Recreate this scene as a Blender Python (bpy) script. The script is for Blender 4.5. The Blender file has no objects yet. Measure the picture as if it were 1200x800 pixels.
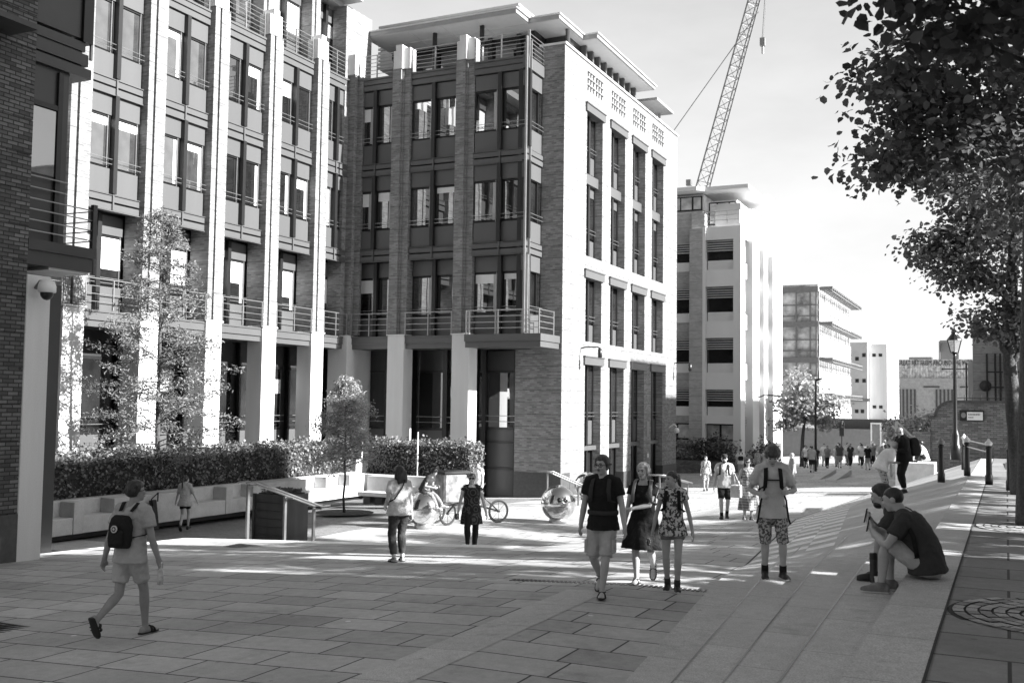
import bpy, math, random
import numpy as np
from mathutils import Vector, Matrix, Euler, noise
R = math.radians
random.seed(7); rng = np.random.default_rng(7)
SC = bpy.context.scene
COL = SC.collection

# ------------------------------------------------------------------ objects
def link(o):
    COL.objects.link(o); return o
def thing(name, label, cat, loc=(0, 0, 0), rz=0, group=None):
    o = link(bpy.data.objects.new(name, None))
    o.location = loc; o.rotation_euler = (0, 0, rz); o.empty_display_size = .2
    o['label'] = label; o['category'] = cat
    if group: o['group'] = group
    return o
def tag(o, label, cat, group=None):
    o['label'] = label; o['category'] = cat
    if group: o['group'] = group
    return o
def struct(o, kind='structure'):
    o['kind'] = kind; return o
def dup(o, parent=None, loc=None, rz=None, label=None, group=None):
    c = link(o.copy())
    if parent is not None: c.parent = parent
    if loc is not None: c.location = loc
    if rz is not None: c.rotation_euler = (0, 0, rz)
    if label: c['label'] = label
    if group: c['group'] = group
    for ch in list(o.children): dup(ch, c)
    return c

class MB:
    """collects faces and links them as one mesh"""
    def __init__(s): s.v = []; s.f = []; s.mi = []
    def add(s, vs, fs, mi=0):
        b = len(s.v); s.v += [tuple(p) for p in vs]
        for f in fs: s.f.append([b + i for i in f]); s.mi.append(mi)
        return s
    def quad(s, a, b, c, d, mi=0): return s.add([a, b, c, d], [(0, 1, 2, 3)], mi)
    def box(s, x0, x1, y0, y1, z0, z1, mi=0):
        if x1 < x0: x0, x1 = x1, x0
        if y1 < y0: y0, y1 = y1, y0
        if z1 < z0: z0, z1 = z1, z0
        vs = [(x0,y0,z0),(x1,y0,z0),(x1,y1,z0),(x0,y1,z0),(x0,y0,z1),(x1,y0,z1),(x1,y1,z1),(x0,y1,z1)]
        return s.add(vs, [(3,2,1,0),(4,5,6,7),(0,1,5,4),(1,2,6,5),(2,3,7,6),(3,0,4,7)], mi)
    def obox(s, c, ax, ay, az, mi=0):
        c, ax, ay, az = map(Vector, (c, ax, ay, az))
        vs = [c + ax*i + ay*j + az*k for k in (-1, 1) for i, j in ((-1,-1),(1,-1),(1,1),(-1,1))]
        return s.add(vs, [(3,2,1,0),(4,5,6,7),(0,1,5,4),(1,2,6,5),(2,3,7,6),(3,0,4,7)], mi)
    def bar(s, a, b, w, h=None, mi=0, up=(0, 0, 1)):
        a, b = Vector(a), Vector(b); d = (b - a); L = d.length; d.normalize()
        u = Vector(up)
        if abs(d.dot(u)) > .95: u = Vector((1, 0, 0))
        x = d.cross(u).normalized(); z = x.cross(d)
        h = w if h is None else h
        return s.obox((a + b)/2, x*(w/2), d*(L/2), z*(h/2), mi)
    def prism(s, poly, z0, z1, mi=0):
        n = len(poly)
        vs = [(x, y, z0) for x, y in poly] + [(x, y, z1) for x, y in poly]
        fs = [tuple(range(n))[::-1], tuple(range(n, 2*n))] + [(i, (i+1) % n, n + (i+1) % n, n + i) for i in range(n)]
        return s.add(vs, fs, mi)
    def tube(s, pts, r, n=8, mi=0, cap=True, ell=None):
        """round tube through pts; r a number, a list, or list of (ra, rb)"""
        pts = [Vector(p) for p in pts]; k = len(pts)
        rs = r if isinstance(r, (list, tuple)) else [r]*k
        vs = []; prev = None
        for i, p in enumerate(pts):
            t = (pts[min(i+1, k-1)] - pts[max(i-1, 0)])
            if t.length < 1e-9: t = Vector((0, 0, 1))
            t.normalize()
            if prev is None:
                a = Vector((1, 0, 0)) if abs(t.x) < .9 else Vector((0, 1, 0))
            else: a = prev
            x = (a - t*a.dot(t)).normalized(); y = t.cross(x); prev = x
            ra, rb = rs[i] if isinstance(rs[i], (tuple, list)) else (rs[i], rs[i])
            for j in range(n):
                q = 2*math.pi*j/n
                vs.append(p + x*(ra*math.cos(q)) + y*(rb*math.sin(q)))
        fs = []
        for i in range(k-1):
            for j in range(n):
                fs.append((i*n+j, i*n+(j+1) % n, (i+1)*n+(j+1) % n, (i+1)*n+j))
        if cap:
            fs.append(tuple(range(n))[::-1]); fs.append(tuple(range((k-1)*n, k*n)))
        return s.add(vs, fs, mi)
    def lathe(s, prof, c=(0, 0, 0), n=16, mi=0, cap=True):
        cx, cy, cz = c
        return s.tube_rings([[(cx + r*math.cos(2*math.pi*j/n), cy + r*math.sin(2*math.pi*j/n), cz + z) for j in range(n)] for r, z in prof], mi, cap)
    def tube_rings(s, rings, mi=0, cap=True):
        n = len(rings[0]); k = len(rings); vs = [p for r in rings for p in r]; fs = []
        for i in range(k-1):
            for j in range(n): fs.append((i*n+j, i*n+(j+1) % n, (i+1)*n+(j+1) % n, (i+1)*n+j))
        if cap: fs.append(tuple(range(n))[::-1]); fs.append(tuple(range((k-1)*n, k*n)))
        return s.add(vs, fs, mi)
    def ball(s, c, r, n=12, m=8, mi=0):
        rx, ry, rz = r if isinstance(r, (tuple, list)) else (r, r, r)
        rings = []
        for i in range(m+1):
            a = -math.pi/2 + math.pi*i/m; q = max(math.cos(a), .02)
            rings.append([(c[0] + rx*q*math.cos(2*math.pi*j/n), c[1] + ry*q*math.sin(2*math.pi*j/n), c[2] + rz*math.sin(a)) for j in range(n)])
        return s.tube_rings(rings, mi)
    def mesh(s, name):
        me = bpy.data.meshes.new(name)
        me.from_pydata(s.v, [], s.f); me.update()
        me.polygons.foreach_set('material_index', s.mi)
        # box-mapped UV in metres
        V = np.array(s.v, float); uv = np.empty((len(me.loops), 2)); i = 0
        nor = np.empty(len(me.polygons)*3); me.polygons.foreach_get('normal', nor); nor = nor.reshape(-1, 3)
        for f, n in zip(s.f, nor):
            P = V[f]
            if abs(n[2]) > .7: q = P[:, :2]
            else:
                l = math.hypot(n[0], n[1]) or 1
                q = np.stack([(-n[1]*P[:, 0] + n[0]*P[:, 1])/l, P[:, 2]], 1)
            uv[i:i+len(f)] = q; i += len(f)
        l = me.uv_layers.new(name='UVMap'); l.data.foreach_set('uv', uv.ravel())
        return me
    def build(s, name, mats, parent=None, smooth=False, bevel=0, world=True, loc=None):
        me = s.mesh(name)
        for m in (mats if isinstance(mats, (list, tuple)) else [mats]): me.materials.append(m)
        if smooth: me.polygons.foreach_set('use_smooth', [True]*len(me.polygons))
        o = link(bpy.data.objects.new(name, me))
        if parent is not None:
            o.parent = parent
            if world: o.matrix_parent_inverse = root_matrix(parent).inverted()
        if loc is not None: o.location = loc
        if bevel:
            b = o.modifiers.new('bevel', 'BEVEL'); b.width = bevel; b.segments = 1; b.limit_method = 'ANGLE'
        return o
def root_matrix(o):
    m = Matrix.Translation(o.location) @ o.rotation_euler.to_matrix().to_4x4()
    return root_matrix(o.parent) @ o.matrix_parent_inverse @ m if o.parent else m

# ------------------------------------------------------------------ materials (black and white place: every colour is a grey)
def nodes(name):
    m = bpy.data.materials.new(name); m.use_nodes = True
    nt = m.node_tree; nt.nodes.clear()
    out = nt.nodes.new('ShaderNodeOutputMaterial'); b = nt.nodes.new('ShaderNodeBsdfPrincipled')
    nt.links.new(b.outputs[0], out.inputs[0])
    return m, nt, b, out
def N(nt, t, **k):
    n = nt.nodes.new(t)
    for a, v in k.items():
        if a.startswith('i_'):
            key = a[2:]; key = int(key) if key.isdigit() else key
            n.inputs[key].default_value = v
        else: setattr(n, a, v)
    return n
def L(nt, a, b): nt.links.new(a, b)
def g4(v): return (v, v, v, 1)
def noise_fac(nt, src, scale, detail=4, lo=.3, hi=.7, a=0., b=1., rough=.6):
    n = N(nt, 'ShaderNodeTexNoise'); n.inputs['Scale'].default_value = scale; n.inputs['Detail'].default_value = detail
    n.inputs['Roughness'].default_value = rough
    L(nt, src, n.inputs['Vector'])
    m = N(nt, 'ShaderNodeMapRange'); m.inputs[1].default_value = lo; m.inputs[2].default_value = hi
    m.inputs[3].default_value = a; m.inputs[4].default_value = b
    L(nt, n.outputs['Fac'], m.inputs[0]); return m.outputs[0]
def mul(nt, a, b, op='MULTIPLY'):
    m = N(nt, 'ShaderNodeMath', operation=op)
    for i, x in enumerate((a, b)):
        if isinstance(x, (int, float)): m.inputs[i].default_value = x
        else: L(nt, x, m.inputs[i])
    return m.outputs[0]
def bump(nt, b, h, strength=.3, dist=.01):
    n = N(nt, 'ShaderNodeBump'); n.inputs['Strength'].default_value = strength; n.inputs['Distance'].default_value = dist
    L(nt, h, n.inputs['Height']); L(nt, n.outputs[0], b.inputs['Normal'])
def plain(name, base, rough=.6, metal=0, var=.15, scale=3., fine=0., fscale=60., bmp=0., spec=.5, streak=False, coord='Object'):
    m, nt, b, out = nodes(name)
    tc = N(nt, 'ShaderNodeTexCoord'); src = tc.outputs[coord]
    if streak:
        mp = N(nt, 'ShaderNodeMapping'); mp.inputs['Scale'].default_value = (1, 1, .12); L(nt, src, mp.inputs[0]); v = mp.outputs[0]
    else: v = src
    f = noise_fac(nt, v, scale, 5, .3, .7, base*(1-var), base*(1+var))
    if fine:
        f = mul(nt, f, noise_fac(nt, src, fscale, 3, .3, .7, 1-fine, 1+fine))
    L(nt, f, b.inputs['Base Color'])
    b.inputs['Roughness'].default_value = rough; b.inputs['Metallic'].default_value = metal
    b.inputs['Specular IOR Level'].default_value = spec
    if bmp: bump(nt, b, noise_fac(nt, src, fscale, 4), bmp, .01)
    return m
def brick(name, c1, c2, mortar, w=.215, h=.065, mo=.011, groove=0, gd=.25, var=.2, off=.5, bmp=.5, rough=.85, stain=.8, mos=.1):
    m, nt, b, out = nodes(name)
    tc = N(nt, 'ShaderNodeTexCoord')
    t = N(nt, 'ShaderNodeTexBrick'); t.offset = off
    t.inputs['Color1'].default_value = g4(c1); t.inputs['Color2'].default_value = g4(c2); t.inputs['Mortar'].default_value = g4(mortar)
    t.inputs['Scale'].default_value = 1; t.inputs['Mortar Size'].default_value = mo; t.inputs['Mortar Smooth'].default_value = mos
    t.inputs['Brick Width'].default_value = w + mo; t.inputs['Row Height'].default_value = h + mo
    L(nt, tc.outputs['UV'], t.inputs['Vector'])
    f = mul(nt, t.outputs['Color'], noise_fac(nt, tc.outputs['Object'], stain, 6, .3, .7, 1-var, 1+var))
    f = mul(nt, f, noise_fac(nt, tc.outputs['Object'], 45, 3, .3, .7, 1-var*.6, 1+var*.6))
    hgt = mul(nt, 1.0, t.outputs['Fac'], 'SUBTRACT')
    if groove:
        sp = N(nt, 'ShaderNodeSeparateXYZ'); L(nt, tc.outputs['UV'], sp.inputs[0])
        q = mul(nt, sp.outputs[1], 1/groove); q = mul(nt, q, 0, 'FRACT'); q = mul(nt, q, .03/groove, 'LESS_THAN')
        k = mul(nt, 1, mul(nt, q, 1-gd), 'SUBTRACT'); f = mul(nt, f, k)
    L(nt, f, b.inputs['Base Color']); b.inputs['Roughness'].default_value = rough
    if bmp: bump(nt, b, hgt, bmp, .008)
    return m
def paving(name, base, w, h, var=.12, mo=.012, mortar=.25, speck=.0, speckscale=90, off=.37, rough=.75, rot=0, squash=1.4, brt=.1, stain=.25):
    m, nt, b, out = nodes(name)
    tc = N(nt, 'ShaderNodeTexCoord')
    src = tc.outputs['UV']
    if rot:
        mp = N(nt, 'ShaderNodeMapping'); mp.inputs['Rotation'].default_value = (0, 0, rot); L(nt, src, mp.inputs[0]); src = mp.outputs[0]
    t = N(nt, 'ShaderNodeTexBrick'); t.offset = off; t.offset_frequency = 2; t.squash = squash; t.squash_frequency = 3
    t.inputs['Color1'].default_value = g4(base*(1-var)); t.inputs['Color2'].default_value = g4(base*(1+var))
    t.inputs['Mortar'].default_value = g4(base*mortar)
    t.inputs['Scale'].default_value = 1; t.inputs['Mortar Size'].default_value = mo; t.inputs['Mortar Smooth'].default_value = .3
    t.inputs['Brick Width'].default_value = w; t.inputs['Row Height'].default_value = h
    L(nt, src, t.inputs['Vector'])
    ob = tc.outputs['Object']
    f = mul(nt, t.outputs['Color'], noise_fac(nt, ob, .35, 6, .3, .7, 1-stain, 1+stain))
    f = mul(nt, f, noise_fac(nt, ob, 9, 5, .3, .7, 1-brt, 1+brt))
    f = mul(nt, f, noise_fac(nt, ob, 70, 2, .35, .65, 1-brt*.8, 1+brt*.8))
    if speck: f = mul(nt, f, noise_fac(nt, ob, speckscale, 2, .3, .7, 1-speck, 1+speck))
    # scattered dark spots (gum, dirt)
    vo = N(nt, 'ShaderNodeTexVoronoi'); vo.inputs['Scale'].default_value = 1.7; L(nt, ob, vo.inputs['Vector'])
    d = mul(nt, vo.outputs['Distance'], .055, 'GREATER_THAN'); f = mul(nt, f, mul(nt, mul(nt, d, .3), .7, 'ADD'))
    v2 = N(nt, 'ShaderNodeTexVoronoi'); v2.inputs['Scale'].default_value = .9; L(nt, ob, v2.inputs['Vector'])
    d2 = mul(nt, v2.outputs['Distance'], .03, 'LESS_THAN'); f = mul(nt, f, mul(nt, mul(nt, d2, .7), 1, 'ADD'))
    st = noise_fac(nt, ob, 1.9, 8, .55, .72, 1, .72, .72); f = mul(nt, f, st)
    L(nt, f, b.inputs['Base Color']); b.inputs['Roughness'].default_value = rough
    b.inputs['Specular IOR Level'].default_value = .35
    h_ = mul(nt, mul(nt, 1.0, t.outputs['Fac'], 'SUBTRACT'), mul(nt, noise_fac(nt, ob, 25, 4), .25), 'ADD')
    bump(nt, b, h_, .4, .008)
    return m
def glassy(name, base=.02, rough=.03, ior=1.9, var=.0):
    m, nt, b, out = nodes(name)
    tc = N(nt, 'ShaderNodeTexCoord')
    L(nt, noise_fac(nt, tc.outputs['Object'], .8, 3, .3, .7, base*(1-.6), base*(1+.8)), b.inputs['Base Color'])
    b.inputs['Specular IOR Level'].default_value = .5
    b.inputs['Roughness'].default_value = rough; b.inputs['IOR'].default_value = ior
    # slight waviness of real panes
    bump(nt, b, noise_fac(nt, tc.outputs['Object'], .5, 2), .06, .02)
    return m
def leafmat(name, lo, hi, trans=.3, scale=1.3, rough=.55):
    m, nt, b, out = nodes(name)
    tc = N(nt, 'ShaderNodeTexCoord'); ge = N(nt, 'ShaderNodeNewGeometry')
    mr = N(nt, 'ShaderNodeMapRange'); mr.inputs[3].default_value = lo; mr.inputs[4].default_value = hi
    L(nt, ge.outputs['Random Per Island'], mr.inputs[0])
    f = mul(nt, mr.outputs[0], noise_fac(nt, tc.outputs['Object'], scale, 3, .3, .7, .7, 1.3))
    L(nt, f, b.inputs['Base Color']); b.inputs['Roughness'].default_value = rough; b.inputs['Specular IOR Level'].default_value = .3
    tr = N(nt, 'ShaderNodeBsdfTranslucent'); L(nt, f, tr.inputs[0])
    mx = N(nt, 'ShaderNodeMixShader'); mx.inputs[0].default_value = trans
    L(nt, b.outputs[0], mx.inputs[1]); L(nt, tr.outputs[0], mx.inputs[2]); L(nt, mx.outputs[0], out.inputs[0])
    return m
M = {}
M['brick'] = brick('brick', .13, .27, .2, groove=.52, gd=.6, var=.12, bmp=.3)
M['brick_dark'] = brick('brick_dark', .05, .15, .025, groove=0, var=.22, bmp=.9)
M['brick_wall'] = brick('brick_wall', .10, .22, .09, var=.2)
M['stone_white'] = plain('white_stone', .82, .7, var=.05, scale=.5, streak=True)
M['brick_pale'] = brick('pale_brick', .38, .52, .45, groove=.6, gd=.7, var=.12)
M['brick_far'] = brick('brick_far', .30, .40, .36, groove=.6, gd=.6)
M['plinth'] = plain('dark_plinth_stone', .06, .5, var=.25, scale=8)
M['stone'] = plain('portland_stone', .62, .7, var=.1, scale=1.2, fine=.05, fscale=40, bmp=.08, streak=True)
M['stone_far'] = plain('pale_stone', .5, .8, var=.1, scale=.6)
M['bench'] = plain('bench_stone', .5, .75, var=.16, scale=2.2, fine=.08, fscale=30, bmp=.1)
M['panel'] = plain('painted_panel', .09, .4, .0, var=.08, scale=.7, fine=.03, streak=True)
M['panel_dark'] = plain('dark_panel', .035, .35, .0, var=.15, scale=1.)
M['frame'] = plain('black_frame', .01, .4, var=.2)
M['steel'] = plain('steel_rail', .35, .35, .7, var=.1)
M['steel_soft'] = plain('brushed_steel', .2, .4, .6, var=.15)
M['steel_dark'] = plain('dark_steel', .05, .4, .3, var=.2)
M['soffit'] = plain('soffit_white', .5, .6, var=.05)
M['fascia'] = plain('roof_fascia', .3, .4, .2, var=.08)
M['roofw'] = plain('roof_cladding', .45, .5, .2, var=.08)
M['glass'] = glassy('window_glass', .012, .015, 3.1)
M['glass_dark'] = glassy('dark_window_glass', .014, .02, 1.7)
M['glass_lit'] = glassy('window_glass_pale', .05, .02, 3.3)
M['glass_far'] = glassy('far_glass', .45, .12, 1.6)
M['blind'] = plain('window_blind', .75, .7, var=.03)
M['curtain'] = plain('curtain', .42, .8, var=.15, scale=9, streak=True)
M['black'] = plain('black_paint', .012, .35, var=.2)
M['white'] = plain('white_paint', .75, .5, var=.06)
M['grey'] = plain('grey_metal', .22, .45, .3, var=.12)
M['slab'] = paving('plaza_slabs', .40, .88, .57, var=.17, mo=.013, mortar=.12)
M['slab_dark'] = paving('terrace_slabs', .21, 1.25, .74, var=.14, mo=.014, mortar=.15)
M['granite'] = paving('granite_steps', .46, 60, 1.3, var=.07, speck=.3, off=.5, mo=.006, mortar=.45, squash=1, stain=.15)
M['granite_pale'] = plain('granite_pale', .8, .7, var=.15, scale=3, fine=.14, fscale=60)
M['court'] = paving('courtyard_setts', .2, .22, .11, mo=.008, mortar=.5)
M['granite_sett'] = plain('granite_sett', .34, .75, var=.3, scale=6, fine=.2)
M['granite_sett_dark'] = plain('granite_sett_dark', .2, .75, var=.3, scale=6, fine=.2)
M['cobble'] = brick('cobble_ring', .15, .32, .05, w=.13, h=.1, mo=.022, var=.35, bmp=1)
M['asphalt'] = plain('asphalt', .05, .85, var=.2, scale=2, fine=.2)
M['timber'] = plain('dark_timber', .035, .55, var=.3, scale=5, streak=True)
M['bark'] = plain('bark', .07, .9, var=.45, scale=7, fine=.3, fscale=22, bmp=1., streak=True)
M['soil'] = plain('soil', .03, .95, var=.4, scale=10)
def mirror():
    m, nt, b, out = nodes('polished_steel')
    tc = N(nt, 'ShaderNodeTexCoord')
    b.inputs['Base Color'].default_value = g4(.62); b.inputs['Metallic'].default_value = 1
    L(nt, noise_fac(nt, tc.outputs['Object'], 5, 4, .3, .8, .04, .22), b.inputs['Roughness'])
    bump(nt, b, noise_fac(nt, tc.outputs['Object'], 3, 2), .05, .02)
    return m
M['chrome'] = mirror()

# ------------------------------------------------------------------ camera, sky, sun
EXPO = 1.9; SKY = .055; SUN = 4.8; SKYG = 1.05; VEIL = 2.7
SUN_AZ, SUN_EL = R(3.0), R(27.5)
def camera():
    th, pi_, ro = R(25.5183), R(3.3608), R(.7686)
    F = Vector((-math.sin(th)*math.cos(pi_), math.cos(th)*math.cos(pi_), math.sin(pi_)))
    r = Vector((math.cos(th), math.sin(th), 0)); u = r.cross(F)
    r2 = r*math.cos(ro) + u*math.sin(ro); u2 = u*math.cos(ro) - r*math.sin(ro)
    cd = bpy.data.cameras.new('camera'); cd.sensor_width = 36; cd.lens = 1212.78/1200*36
    cd.clip_start = .1; cd.clip_end = 4000
    cd.dof.use_dof = True; cd.dof.focus_distance = 15; cd.dof.aperture_fstop = 4.5
    o = link(bpy.data.objects.new('camera', cd))
    o.matrix_world = Matrix(((r2.x, u2.x, -F.x, 0), (r2.y, u2.y, -F.y, 0), (r2.z, u2.z, -F.z, 0), (0, 0, 0, 1)))
    SC.camera = o
def lighting():
    w = bpy.data.worlds.new('World'); SC.world = w; w.use_nodes = True
    nt = w.node_tree; nt.nodes.clear()
    out = N(nt, 'ShaderNodeOutputWorld'); bg = N(nt, 'ShaderNodeBackground'); L(nt, bg.outputs[0], out.inputs[0])
    sky = N(nt, 'ShaderNodeTexSky', sky_type='NISHITA', sun_disc=False)
    sky.sun_elevation = SUN_EL; sky.sun_rotation = R(90) - SUN_AZ
    sky.air_density = 1.0; sky.dust_density = 1.4; sky.ozone_density = 1.0
    # seen through a red filter, as black and white film would: deep zenith, pale horizon
    sep = N(nt, 'ShaderNodeSeparateColor'); L(nt, sky.outputs[0], sep.inputs[0])
    bw = mul(nt, mul(nt, sep.outputs[0], .75), mul(nt, sep.outputs[1], .25), 'ADD')
    tc = N(nt, 'ShaderNodeTexCoord')
    mp = N(nt, 'ShaderNodeMapping'); mp.inputs['Scale'].default_value = (1, 1, 3.0); mp.inputs['Location'].default_value = (.3, .1, .2); L(nt, tc.outputs['Generated'], mp.inputs[0])
    c1 = noise_fac(nt, mp.outputs[0], 2.2, 7, .46, .8, 0, 1, .58)
    # thin cloud lies low over the river side only
    sp = N(nt, 'ShaderNodeSeparateXYZ'); L(nt, tc.outputs['Generated'], sp.inputs[0])
    lowc = N(nt, 'ShaderNodeMapRange'); lowc.inputs[1].default_value = 1.0; lowc.inputs[2].default_value = .15; lowc.inputs[3].default_value = 0; lowc.inputs[4].default_value = 1; L(nt, sp.outputs[2], lowc.inputs[0])
    fwd = N(nt, 'ShaderNodeMapRange'); fwd.inputs[1].default_value = -.1; fwd.inputs[2].default_value = .75; L(nt, sp.outputs[1], fwd.inputs[0])
    veil = mul(nt, lowc.outputs[0], fwd.outputs[0])
    f = mul(nt, mul(nt, bw, SKYG), mul(nt, veil, mul(nt, mul(nt, c1, 1.9), VEIL, 'ADD')), 'ADD')
    # photographic shoulder: the glare near the horizon rolls off
    f = mul(nt, mul(nt, f, 1.35), mul(nt, mul(nt, f, 1/9.), 1, 'ADD'), 'DIVIDE')
    L(nt, f, bg.inputs[0]); bg.inputs[1].default_value = SKY
    sd = bpy.data.lights.new('sun', 'SUN'); sd.energy = SUN; sd.angle = R(.53); sd.color = (1, 1, 1)
    so = link(bpy.data.objects.new('sun', sd))
    d = Vector((math.cos(SUN_AZ)*math.cos(SUN_EL), math.sin(SUN_AZ)*math.cos(SUN_EL), math.sin(SUN_EL)))
    so.rotation_euler = d.to_track_quat('Z', 'Y').to_euler(); so.location = (60, 0, 60)
    v = SC.view_settings
    v.view_transform = 'Standard'; v.look = 'None'; v.exposure = EXPO; v.gamma = 1
    SC.cycles.use_denoising = True
    SC.cycles.max_bounces = 6; SC.cycles.diffuse_bounces = 3; SC.cycles.glossy_bounces = 3
    SC.cycles.sample_clamp_indirect = 6
camera(); lighting()
# ------------------------------------------------------------------ ground
def gP(X, Y):
    z = -2.42 + .05*min(0, max(X, -40) + 4.6)
    z -= .035*(min(max(Y, 13), 40) - 13)
    z -= .02*(min(max(Y, 40), 85) - 40)
    return z
ZC = -3.8
def gT(X, Y): return -1.6 - .009*(min(max(Y, 8), 45) - 8)
def smooth(a, b, x):
    t = min(1, max(0, (x-a)/(b-a))); return t*t*(3-2*t)
def gw(X): return 1 - smooth(-10.8, -7.6, X)
def gG(X, Y, sx=None, sy=None):
    """the paved ground: street plane with the courtyard let into it"""
    p = gP(X, Y); c = min(0, ZC - p)
    if sx is None: sx = 1 if (X < -17.3 and Y > 14.5) else 0
    if sy is None: sy = 1 if Y > 20.4 else (0 if Y < 18.7 else min(1, (math.floor((Y-18.7)/.45) + 1)*.25))
    return p + c*max(sx, gw(X)*sy)
def ground():
    xs = [(-900, 1), (-120, 1), (-40, 1), (-30, 1), (-17.3, 1), (-17.3, 0), (-15, 0), (-12.5, 0)] + [(-10.8 + .25*i, 0) for i in range(14)] + [(-7.3, 0), (-4.6, 0), (0, 0), (30, 0), (150, 0), (900, 0)]
    ys = [(-80, 0), (-10, 0), (0, 0), (6, 0), (13, 0), (14.5, 0), (16, 0), (18.7, 0)]
    for k in range(4):
        y = 18.7 + .45*k; ys += [(y, .25*(k+1)), (y + .45, .25*(k+1))]
    ys += [(22, 1), (25, 1), (30, 1), (35, 1), (40, 1), (45, 1), (60, 1), (85, 1), (150, 1), (400, 1), (1600, 1)]
    mb = MB(); W = len(xs)
    for y, s in ys:
        for x, k in xs:
            mb.v.append((x, y, gG(x, y, k if y > 14.4 else 0, s)))
    for j in range(len(ys)-1):
        for i in range(W-1):
            xm = (xs[i][0] + xs[i+1][0])/2; ym = (ys[j][0] + ys[j+1][0])/2
            mb.f.append([j*W+i, j*W+i+1, (j+1)*W+i+1, (j+1)*W+i])
            mb.mi.append(1 if ys[j][1] > 0 and ys[j+1][1] > 0 and 18.6 < ym < 20.5 and xm < -8 else (2 if (xm < -17.3 and 14.5 < ym < 41) else 0))
    struct(mb.build('paved_ground', [M['slab'], M['granite'], M['court']]))
    # granite bands laid in the plaza, following the ground
    def sheet(name, x0, x1, y0, y1, m, nx=1, ny=12, dz=.004):
        b = MB()
        ysb = sorted(set([y0, y1] + [q for q in (13, 40) if y0 < q < y1] + [y0 + (y1-y0)*i/ny for i in range(1, ny)]))
        for y in ysb:
            for i in range(nx+1):
                x = x0 + (x1-x0)*i/nx; b.v.append((x, y, gG(x, y, 0, 0 if y < 18.71 else None) + dz))
        for j in range(len(ysb)-1):
            for i in range(nx): b.f.append([j*(nx+1)+i, j*(nx+1)+i+1, (j+1)*(nx+1)+i+1, (j+1)*(nx+1)+i]); b.mi.append(0)
        return struct(b.build(name, m))
    sheet('paving_band', -5.25, -4.68, -6, 12.8, M['granite'])
    sheet('paving_band', -17.3, -8.6, 18.15, 18.7, M['granite_pale'], nx=18, ny=2)
    sheet('paving_band', -17.3, -16.8, 14.2, 18.14, M['granite_pale'], ny=5)
    # courtyard setts carpet round the little tree, light edging line by the wing
    # terrace (upper pavement on the right) : one solid sheet with a front edge
    mb = MB(); ys2 = [-40, -5, 8, 12, 20, 28, 36, 45]
    for y in ys2:
        for x in (-.45, 3, 12, 60): mb.v.append((x, y, gT(x, y)))
    for j in range(len(ys2)-1):
        for i in range(3): mb.f.append([j*4+i, j*4+i+1, j*4+5+i, j*4+4+i]); mb.mi.append(0)
    b = len(mb.v)
    for y in ys2: mb.v.append((-.45, y, -5))
    for j in range(len(ys2)-1): mb.f.append([b+j, j*4, (j+1)*4, b+j+1]); mb.mi.append(0)
    struct(mb.build('terrace_pavement', [M['slab_dark']]))
    # long shallow steps between terrace and plaza; they fan out downhill
    def xb(Y): return -2.9 - .11*(min(max(Y, -2), 28) - 8.76)
    def edge(k, Y): return -.9 + (xb(Y) + .9)*k/4
    def tread_z(k, Y): return gT(0, Y) - (gT(0, Y) - gP(xb(Y), Y))*k/5
    def surf(X, Y):
        if X > -.9: return gT(X, Y)
        for k in range(1, 5):
            if X > edge(k, Y) - 1e-6:
                f = (X - edge(k, Y))/(edge(k-1, Y) - edge(k, Y)); bl = smooth(13.2, 17.5, Y)
                return tread_z(k, Y)*(1-bl) + bl*(gT(0, Y) - (gT(0, Y) - gP(xb(Y), Y))*(k-f)/4)
        return gG(X, Y)
    ys3 = [-12, -2, 4, 8] + [13 + .5*i for i in range(11)] + list(range(19, 45))
    mb = MB()
    for k in range(5):
        for j in range(len(ys3)-1):
            ya, yb = ys3[j], ys3[j+1]
            pts = []
            for y in (ya, yb):
                xr = -.452 if k == 0 else edge(k-1, y); xl = -.9 if k == 0 else edge(k, y)
                zt = tread_z(k, y) + (.004 if k == 0 else 0); zl = tread_z(k+1, y) if k < 4 else gP(xl, y)
                bl = smooth(13.2, 17.5, y)      # uphill the steps are real; downhill they melt into a ramp
                ra = gT(0, y) - (gT(0, y) - gP(xb(y), y))*max(0, k-.0)/4 if k else zt
                rb = gT(0, y) - (gT(0, y) - gP(xb(y), y))*k/4 if k else zt
                if k: ra = gT(0, y) - (gT(0, y) - gP(xb(y), y))*(k-1)/4
                pts.append((xl, xr, zt*(1-bl) + rb*bl, zt*(1-bl) + ra*bl, zl*(1-bl) + rb*bl))
            a, c = pts
            mb.quad((a[0], ya, a[2]), (a[1], ya, a[3]), (c[1], yb, c[3]), (c[0], yb, c[2]))
            mb.quad((a[0], ya, a[4]-.02), (a[0], ya, a[2]), (c[0], yb, c[2]), (c[0], yb, c[4]-.02))
    mb.quad((edge(4, 44), 44, -6), (-.452, 44, -6), (-.452, 44, gT(0, 44)), (edge(4, 44), 44, gP(-5, 44)))
    struct(mb.build('granite_steps', [M['granite']]))
    # open joints along the step edges
    mb = MB()
    for k, wd in ((0, .012), (1, .008), (2, .008), (3, .008), (4, .03)):
        for j in range(len(ys3)-1):
            ya, yb_ = ys3[j], ys3[j+1]
            if k in (1, 2, 3) and ya > 17.9: continue
            f_ = lambda y: (edge(k, y) if k else -.47)
            if k == 4: mb.quad(*[(f_(y)-d_, y, gP(f_(y)-d_, y)+.004) for d_, y in ((wd, ya), (.001, ya), (.001, yb_), (wd, yb_))])
            else: mb.quad(mi=1 if k else 0, *[(f_(y)+d_, y, surf(f_(y)+.03, y)+.004 + (.003 if k == 0 else 0)) for d_, y in ((.004, ya), (wd+.012, ya), (wd+.012, yb_), (.004, yb_))])
    struct(mb.build('paving_joint', [M['soil'], M['panel']]))
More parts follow.
